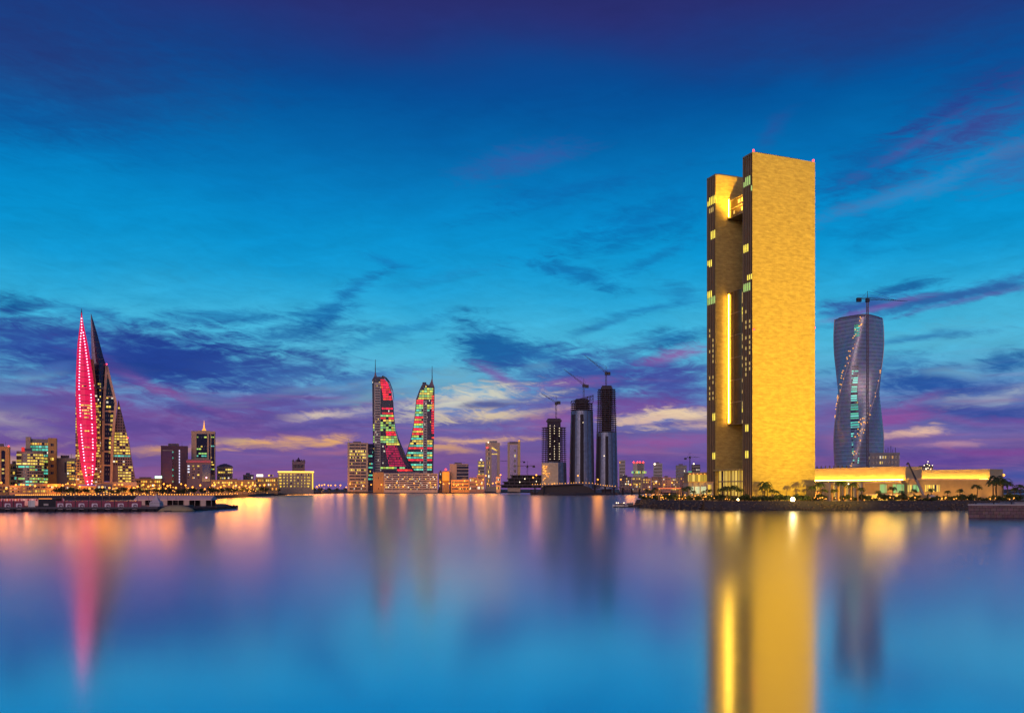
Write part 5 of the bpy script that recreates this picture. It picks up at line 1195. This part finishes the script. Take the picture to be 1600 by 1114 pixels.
# kiosk, containers, barriers on the pier
t = thing('kiosk', 'dark open kiosk with an orange lit fascia between the hoardings', 'kiosk', (Xp(71,D),D+1.5,1.9))
MB().box(-4.1,4.1,0,5,-.3,3.6).build('wall', M['black'], t); MB().box(-4.3,4.3,-.4,5.2,3.6,4.1).build('roof', M['dark'], t)
MB().box(-3.6,2.4,-.55,-.4,3.62,3.9).build('light_line', mkemit('orange_light_line',(1,.3,.06),1.2), t); MB().box(-1.5,.6,-.2,0,.6,1.5).build('counter', M['pale'], t)
for k in range(3):
    t = thing('white_banner', ['pale blue banner left of the dark kiosk','wrinkled white banner left of the dark kiosk','narrow pale banner near the second swirl sign'][k], 'banner', (Xp([50,45.5,36][k],D),D+.6,1.9), 0, 'banners beside the kiosk')
    wd = [1.1,.7,.4][k]; mb = MB(); n = 8
    fr = [(-wd+2*wd*i/n, .12*math.sin(i*2.1)) for i in range(n+1)]
    mb.rings([[(x,y,z) for x,y in fr]+[(x,y+.04,z) for x,y in reversed(fr)] for z in (0,2.9)]).build('cloth', M['white'], t); MB().tube((-wd-.1,.02,-.2),(-wd-.1,.02,3.3),.06).build('pole', M['dark'], t)
for k in range(16):
    xx = -2+k*6.6; t = thing('barrier_panel', f'{ORD[k]} upright panel from the left in the row above the hoarding, ' + ('glowing orange red' if k < 5 else 'pale and dim'), 'barrier', (Xp(xx,D+24),D+24,1.9), 0, 'upright panels behind the hoarding')
    MB().box(-.95,.95,0,.3,0,Zp(778.8,D+24)-1.9).build('panel', M['canvas'] if k >= 5 or k%2 else mk('orange_panel',(.6,.16,.05),.6), t)
    MB().box(-.4,.4,-.06,.0,2.4,3.4).build('plaque', M['maroon'] if k%2 else M['white'], t); MB().box(-1.05,1.05,-.1,.5,-.3,.2).build('foot', M['dark'], t)
# marquee, pagoda tent, beach, breakwater
lnd = [(Xp(225,430),430),(Xp(258,398),398),(Xp(300,402),402),(Xp(345,438),438),(Xp(372,470),470),(Xp(352,520),520),(Xp(225,560),560)]
structure(MB().prism(lnd,[-.5]*7,[1.0,.4,.4,.5,.4,1.4,1.4]).build('beach_ground', M['rock']))
mq = thing('marquee', 'long low lilac roofed marquee behind the pagoda tent', 'tent', (Xp(268,470),470,1.2))
w0, w1 = Xp(209,470)-mq.location.x, Xp(330,470)-mq.location.x
MB().add([(w0,0,3.3),(w1,0,3.3),(w1,5,5.3),(w0,5,5.3),(w1,10,3.3),(w0,10,3.3),(w0,0,2.9),(w1,0,2.9),(w1,10,2.9),(w0,10,2.9)],[(0,1,2,3),(3,2,4,5),(6,7,1,0),(7,8,4,2,1),(9,6,0,3,5),(8,9,5,4)]).build('roof', M['canvas'], mq)
for k in range(15):
    x = w0+(w1-w0)*k/14; MB().tube((x,.2,-.8),(x,.2,2.9),.12).build('post', M['pale'], mq)
for k in range(14):
    x = w0+(w1-w0)*k/14; d = (w1-w0)/14
    if k in (1,5,9,12): MB().box(x+.2,x+d-.2,.3,.4,-.8,2.9).build('side_panel', M['pale'], mq)
MB().box(w0+.4,w1-.4,8,8.4,-.8,2.9).build('back_wall', M['black'], mq)
pt = thing('pagoda_tent', 'small white pointed pagoda tent at the end of the hoarding', 'tent', (Xp(244.5,418),418,1.0))
MB().rings([[(-2.4*s,-2.4*s,z),(2.4*s,-2.4*s,z),(2.4*s,2.4*s,z),(-2.4*s,2.4*s,z)] for s,z in ((1,2.6),(.9,2.95),(.6,3.6),(.34,4.6),(.12,5.9),(.03,6.8))]).build('roof', M['canvas'], pt)
for sx_ in (-2.3,2.3):
    for sy in (-2.3,2.3): MB().tube((sx_,sy,-.6),(sx_,sy,2.6),.1).build('post', M['white'], pt)
MB().box(-2.2,2.2,-2.35,-2.25,0,2.5).build('side_panel', M['canvas'], pt); MB().box(2.2,2.3,-2.2,2.2,0,2.5).build('side_panel', M['canvas'], pt)
sd = MB(); ring = []
for j,(s,z) in enumerate(((1,-.2),(.85,.8),(.6,1.7),(.3,2.2),(.05,2.3))): ring.append([(8.3*s*math.cos(2*math.pi*i/20),4*s*math.sin(2*math.pi*i/20)*(1+.1*math.sin(i*3)),z*(1+.12*math.sin(i*2.3))) for i in range(20)])
tag(sd.rings(ring).build('sand_heap', M['sand'], None, (Xp(276,403),403,.3), True), 'smooth pale sand heap at the end of the pier', 'sand heap')
rk = random.Random(12)
proto = None
for k in range(54):
    u = k/53; px = 296+u*74; D_ = 404+u*62+rk.uniform(-3,3); s = rk.uniform(.7,1.5)*(1-.35*u)
    if proto is None:
        mb = MB(); mb.ball((0,0,0),1,7,5,.7); mb.v = [(x*(1+rk.uniform(-.2,.2)),y*(1+rk.uniform(-.2,.2)),z*(1+rk.uniform(-.2,.2))) for x,y,z in mb.v]
        proto = mb.build('breakwater_rock', M['rock'], None, (Xp(px,D_),D_,.5)); o = proto
    else:
        o = proto.copy(); COL.objects.link(o)
    o.location = (Xp(px,D_),D_,.45+rk.random()*.6); o.rotation_euler = (0,0,rk.random()*6); o.scale = (s*1.3,s,s)
    tag(o, 'dark boulder in the low breakwater right of the sand heap', 'rock', 'boulders of the breakwater')

# ------------------------------------------------------------------ street lamps
def lamp_proto(mat, name):
    t = thing(name, 'x', 'street lamp', (0,0,0))
    MB().tube((0,0,0),(0,0,1.0),.0125,.008,6).build('pole', M['steel'], t)
    MB().tube((-.06,0,.985),(.06,0,.985),.006,n=5).build('arm', M['steel'], t)
    MB().ball((0,-.01,1.0),.082,8,6).build('lamp_head', mat, t)
    return t
REG = [(-50,18,'the ochre arched block'),(18,66,'the round fronted glass office'),(66,96,'the beige pier tower'),(96,118,'the plain grey block'),(118,158,'the pink sail tower'),(158,214,'the dark sail tower'),
       (214,251,'the terrace beside the purple block'),(251,296,'the dark purple office block'),(296,338,'the golden spire tower'),(338,372,'the round yellow lit office'),(372,434,'the terrace beside the hotel'),
       (434,464,'the left hotel half'),(464,492,'the right hotel half'),(492,542,'the shore past the hotel'),(542,583,'the yellow lit office slab'),(583,640,'the left curved tower'),(640,686,'the right curved tower'),
       (686,703,'the orange drum tower'),(703,735,'the dark glass office'),(735,765,'the thin pale tower'),(765,840,'the dark building site'),(840,890,'the shortest unfinished tower'),(890,931,'the middle unfinished tower'),
       (931,966,'the tallest unfinished tower'),(966,1002,'the amber lit flats'),(1002,1035,'the mauve flats'),(1035,1112,'the pergola and villas'),(1112,1182,'the golden tower end walls'),(1182,1280,'the golden tower face'),
       (1280,1345,'the small pavilion'),(1345,1420,'the green lit podium windows'),(1420,1475,'the mobile crane'),(1475,1572,'the blank brown podium wall'),(1572,1700,'the far right shore')]
def region(px):
    for i,(a,b_,n) in enumerate(REG):
        if a <= px < b_: return i
    return len(REG)-1
def spread(items, fmt):
    """items: list of (px, ...); returns labels that count along each stretch from the left"""
    idx = sorted(range(len(items)), key=lambda i: items[i][0]); byr = {}
    for i in idx: byr.setdefault(region(items[i][0]), []).append(i)
    out = [None]*len(items)
    for r_, l in byr.items():
        for k, i in enumerate(l): out[i] = fmt(ordl(k,len(l)), len(l), REG[r_][2])
    return out
lamps = [(2,754),(10,763),(25,757.5),(33,757),(37,757.5),(47,758),(55,759),(60,758.5),(66,758),(71,758),(76,759),(82,759),(88,759),(98,758),(103,757),(106,755),(113,757),(117,757),(125,760),(132,762),(140,763),(151,757),(160,761),(171,762),(180,758),(186,757),(191,757),(203,761),(209,762),(215,760),(224,757),(232,760),
 (241,758),(249,763),(256,756),(259,763),(262,759),(266,758),(275,762),(283,756),(290,758),(294,763),(301,761),(306,764),(313,758),(320,764),(328,762),(332,758),(336,757),(340,763),(345,761),(350,758),(358,757),(364,762),(369,758),(374,761),(378,757),(384,759),(390,761),(395,757),(399,758),(406,758),(413,758),(420,757),(425,758),(431,761),(438,758),(445,757),(447,762),(451,759),(455,759),(458,757),(463,761),(468,757),(472,758),(476,758),(480,760),(484,757),(489,759),(495,760),(499,758),(503,758),(507,757),(513,758),(517,758),(524,758),(532,758),(541,761),(547,756),(556,759),(568,759),(580,757),(596,757),(620,754),(630,760),(647,755),
 (672,754),(680,757),(688,753),(693,756),(702,755),(709,757),(716,757),(723,757),(726,751),(734,764),(744,752),(745,757),(752,756),(755,749),(759,743),(762,756),(770,755),(775,754),(782,742),(833,746),(838,742),(903,743),(934,749),(970,749),(985,757),(995,757),(1025,754),(1038,757),(1050,754),(1068,753),(1568,742)]
NEARL = (2,10,33,55,76,98,117,140,160,171,191,215,232,249,262,275)      # the tall ones standing on the pier itself
lp0 = lamp_proto(M['bulb'],'street_lamp')
lab = spread(lamps, lambda o,n,r_: f'{o} amber street lamp in front of {r_}' if n == 1 else f'{o} amber street lamp from the left before {r_}')
first = True; plamps = []
for k,(x,y) in enumerate(lamps):
    if x < 420: D_ = 1075+(k*37)%60
    elif x < 500: D_ = 1480+(x-420)*6
    elif x < 830: D_ = 2130 if not 830 < x else 1600
    elif x < 1000: D_ = 1600
    else: D_ = 1930
    if 440 <= x < 560: D_ = max(D_, shore_pt(x, lerp(shore_px,x)).y+15)
    if x == 1568: D_ = 620
    near = x in NEARL
    if near: D_ = 441
    h = Zp(y,D_)-GZ; s = 6.5 if near else (13 if D_ < 1300 else 18 if D_ < 1700 else 21) if x != 1568 else 12
    if first: o = lp0; o.location = (Xp(x,D_),D_,GZ); first = False
    else: o = copy_tree(lp0,(Xp(x,D_),D_,GZ))
    o.scale = (s,s,h); 
    for c in o.children:
        if c.name.startswith('lamp_head'): c.scale = (1,1,s/h); c.location = (0,0,1-s/h)
        if c.name.startswith('arm'): pass
    o['label'] = lab[k]; o['group'] = 'amber street lamps'
    plamps.append((Xp(x,D_),D_,GZ+h))
def plight(p, e, col=(1,.42,.06), r=1.0, name='lamp_light'):
    l = bpy.data.lights.new(name,'POINT'); o = bpy.data.objects.new(name,l); COL.objects.link(o); o.location = p; l.energy = e; l.color = col; l.shadow_soft_size = r
for k,p in enumerate(plamps):
    if p[1] < 460: plight((p[0],p[1]-1,p[2]+.3), 1050, (1,.27,.015), 4.5)
    elif k%2 == 0: plight((p[0],p[1]-3,p[2]+.5), 3000 if p[1] < 700 else 25000 if p[1] < 1300 else 20000, (1,.31,.02), 9.0)
# low promenade lights
lows = [(25+3.1*k, 774.3+.6*math.sin(k*1.7)) for k in range(23)]+[(98+4.3*k, 772.5+1.2*math.sin(k*2.3)) for k in range(36)]+[(252+4.1*k, 773.2+.8*math.sin(k*1.3)) for k in range(30)]
rl = random.Random(77)
lows += [(rl.uniform(92,250), rl.uniform(762,771)) for k in range(44)]+[(rl.uniform(250,540), rl.uniform(761,770.5)) for k in range(64)]
bp_ = thing('bollard_light','x','bollard light',(0,0,0)); MB().tube((0,0,-2),(0,0,-.2),.2,n=6).build('post', M['steel'], bp_); MB().ball((0,0,0),.62,7,5).build('lamp', M['bulb'], bp_)
lab = spread(lows, lambda o,n,r_: f'{o} low promenade light from the left before {r_}')
for k,(x,y) in enumerate(lows):
    D_ = 900 if x < 250 else 960+max(0,x-330)*3.2
    if k >= 89: D_ = 1030+rl.random()*40 if x < 400 else shore_pt(x, lerp(shore_px,x)).y+40
    o = bp_ if k == 0 else copy_tree(bp_,(0,0,0)); o.location = (Xp(x,D_),D_,max(GZ+1.2,Zp(y,D_))); o['label'] = lab[k]; o['group'] = 'low promenade lights'

# ------------------------------------------------------------------ trees, palms, garden lights
def palm_proto(seed, n=13):
    r = random.Random(seed); t = thing('palm_tree','x','palm',(0,0,0))
    tr = MB(); pz = 0; prev = (0,0,0)
    for i in range(5):
        q = (.12*(i+1)*r.uniform(-.5,1)*.4,.0,1.35*(i+1)); tr.tube(prev,q,.26-.02*i,.24-.02*i,7); prev = q
    tr.build('trunk', M['bark'], t)
    cr = MB(); top = Vector(prev)
    for k in range(n):
        a = 2*math.pi*k/n+r.uniform(-.2,.2); L_ = r.uniform(2.2,3.1); rise = r.uniform(.2,1.3); pts = []
        for i in range(7):
            u = i/6; pts.append(top+Vector((math.cos(a)*L_*u, math.sin(a)*L_*u, rise*math.sin(u*2.2)*1.2-1.9*u*u)))
        for i in range(6):
            p, q = pts[i], pts[i+1]; d = (q-p).normalized(); sd_ = Vector((-math.sin(a),math.cos(a),0)); w_ = .55*math.sin(math.pi*(i+.7)/7)+.1
            for s in (-1,1):
                tip = p+d*.35+sd_*s*w_+Vector((0,0,-.35*w_)); cr.add([p,q,tip+d*.25,tip],[(0,1,2,3)])
    cr.build('crown', M['frond'], t); return t
def tree_proto(seed, name='tree', R_=2.4, h=5.0):
    r = random.Random(seed); t = thing(name,'x','tree',(0,0,0)); tr = MB(); tr.tube((0,0,0),(0.1,0,h*.5),.22,.15)
    clumps = []
    for k in range(7):
        a = r.uniform(0,6.28); e = Vector((math.cos(a)*R_*r.uniform(.3,.75), math.sin(a)*R_*r.uniform(.3,.75), h*r.uniform(.55,.95))); tr.tube((.1,0,h*.45),e,.1,.04,4); clumps.append(e)
    tr.build('trunk', M['bark'], t); cr = MB()
    for c in clumps:
        for i in range(34):
            v = Vector((r.gauss(0,1),r.gauss(0,1),r.gauss(0,.8))); v = c+v.normalized()*R_*.48*r.random()**.4
            n = Vector((r.gauss(0,1),r.gauss(0,1),r.gauss(0,1))).normalized(); a = n.orthogonal().normalized()*r.uniform(.16,.36); b_ = n.cross(a)
            cr.add([v-a-b_,v+a-b_*.6,v+a*.8+b_,v-a*.7+b_],[(0,1,2,3)])
    cr.build('crown', M['leaf'], t); return t
pp = [palm_proto(s) for s in (1,2,3)]; tp = [tree_proto(s) for s in (11,12,13)]
bush = [tree_proto(s,'shrub',1.3,1.7) for s in (21,22)]
used = set()
def place(pr, loc_, rz, sc, label, group):
    if pr.name not in used: used.add(pr.name); o = pr; o.location = loc_; o.rotation_euler = (0,0,rz); o.scale = sc
    else: o = copy_tree(pr, loc_, rz, sc)
    o['label'] = label; o['group'] = group; return o
rv = random.Random(31)
trees = [(x+rv.uniform(-3,3),) for x in (92,99,107,114,116,126,136,150,163,172,184,196,207,219,231,243,258,266,276,285,296,306,317,327,337,347,357,366,376,386,393,398,405,412,418,426,433,440,448,456,464,473,482,492,503,515,527,540)]
lab = spread(trees, lambda o,n,r_: f'{o} leafy tree from the left below {r_}')
for k,(x,) in enumerate(trees):
    D_ = shore_pt(x, lerp(shore_px,x)).y+12+rv.random()*14 if x > 335 else 930+rv.random()*60
    if x > 335: D_ = max(D_, 940)
    s = rv.uniform(.9,1.3)*(1.0+D_/2600)
    place(tp[k%3],(Xp(x,D_),D_,GZ),rv.random()*6,(s*1.15,s*1.15,s),lab[k],'trees along the left shore')
palms = [(1011,478,.8),(1018,470,.7),(1024,476,.9),(1069,462,.9),(1075,468,1.0),(1083,455,.7),(1100,450,.7),(1108,455,.8),(1126,446,.85),(1131,449,.9),(1136,446,1.0),(1141,450,.95),(1147,446,1.05),(1152,449,.9),(1158,445,.8),(1192,442,1.0),(1195,446,1.3),(1199,443,1.1),(1206,441,.8),(1213,444,.7),(1268,441,1.0),(1281,443,1.25),(1289,441,.8),(1314,438,1.35),(1332,438,1.25),(1303,441,.8),(1346,441,.9),
         (1372,443,.7),(1395,441,.95),(1409,444,.7),(1428,441,.8),(1455,443,.85),(1480,442,.7),(1500,445,.8),(1527,447,1.1),(1552,446,1.4),(1557,452,1.7),(1567,446,1.5),(1574,452,1.3),(1585,448,.9),(1594,445,1.1)]
lab = spread(palms, lambda o,n,r_: f'{o} palm tree from the left on the island before {r_}' if n > 1 else f'lone palm tree on the island before {r_}')
for k,(x,D_,s) in enumerate(palms): place(pp[k%3],(Xp(x,D_),D_,IZ),rv.random()*6,(s,s,s),lab[k],'palms on the island')
shr = [(1004+6.9*k+rv.uniform(-2,2), 445+rv.uniform(-6,8)) for k in range(86)]
lab = spread(shr, lambda o,n,r_: f'{o} rounded shrub from the left on the island before {r_}')
for k,(x,D_) in enumerate(shr):
    D_ += max(0,(1100-x))*.42
    if 1260 > x > 1180: D_ = 438+rv.random()*5
    s = rv.uniform(.8,1.7); place(bush[k%2],(Xp(x,D_),D_,IZ-.1),rv.random()*6,(s,s,s*rv.uniform(.8,1.2)),lab[k],'shrubs on the island')
gl = thing('garden_light','x','garden light',(0,0,0)); MB().tube((0,0,0),(0,0,.7),.07,n=6).build('post', M['dark'], gl); MB().ball((0,0,.85),.26,7,5).build('lamp', M['bulb'], gl)
gar = [(1004+rv.random()*108,) for k in range(46)]+[(1112+rv.random()*80,) for k in range(20)]+[(1185+rv.random()*150,) for k in range(26)]+[(1345+rv.random()*245,) for k in range(48)]
lab = spread(gar, lambda o,n,r_: f'{o} small gold garden light from the left before {r_}')
for k,(x,) in enumerate(gar):
    D_ = 440+max(0,1100-x)*.45+rv.random()*9; s = rv.uniform(.7,1.5)
    o = gl if k == 0 else copy_tree(gl,(0,0,0)); o.location = (Xp(x,D_),D_,IZ+(rv.random()*2.2 if x < 1112 else rv.random()*.8)); o.scale = (s,s,s); o['label'] = lab[k]; o['group'] = 'garden lights on the island'
    if k%3 == 0: plight((Xp(x,D_),D_-.6,IZ+2.2), 300, (1,.48,.06), 2.2, 'garden_lamp_light')
for x in (1122,1138,1152): plight((Xp(x,452),452,IZ+2.5), 900, (1,.52,.07), 2.4, 'garden_lamp_light')
def wall_spots(a, b_, pxs):
    a, b_ = off(a,b_,0)
    for px in pxs:
        t_ = (px-CX)/F; d = b_-a; k = (t_*a.y-a.x)/(d.x-t_*d.y); p = a+d*k; n = Vector((-d.y,d.x)).normalized(); n = -n if n.y < 0 else n
        q_ = p-n*9; spot('added_wall_wash',(q_.x,q_.y,IZ+.7),(p.x,p.y,IZ+7.5),6500,(1,.52,.08),115,.8,.4)  # unseen spots, added to brighten the podium walls
wall_spots(A2,A3,(1250,1275,1300,1330,1362,1390,1408)); wall_spots(C0,C1,(1425,1446,1470,1496,1524,1550))
for x in (4,22,45): plight((Xp(x,417),417,5.2), 900, (1,.25,.06), 2.0, 'pier_lamp_light')
# big floodlights facing the water
def flood(label, x, D_, r, z):
    t = thing('floodlight', label, 'floodlight', (Xp(x,D_),D_,IZ), 0, 'floodlights on the shore')
    MB().tube((0,0,-.5),(0,0,z),.12).build('post', M['dark'], t); MB().tube((0,.5,z),(0,-.1,z),r*.8,r,14).build('housing', M['dark'], t); MB().ball((0,-.15,z),r*.92,12,8).build('lens', M['floodlens'], t)
flood('brightest white gold floodlight at the foot of the golden tower face', 1238.5, 434.5, 1.15, 1.0)
flood('smaller floodlight on the shore before the entrance hall', 1153, 433.5, .5, .9)
plight((Xp(1238.5,433),432,IZ+2.2), 1100, (1,.65,.2), 2.0, 'flood_glow')
#@@END
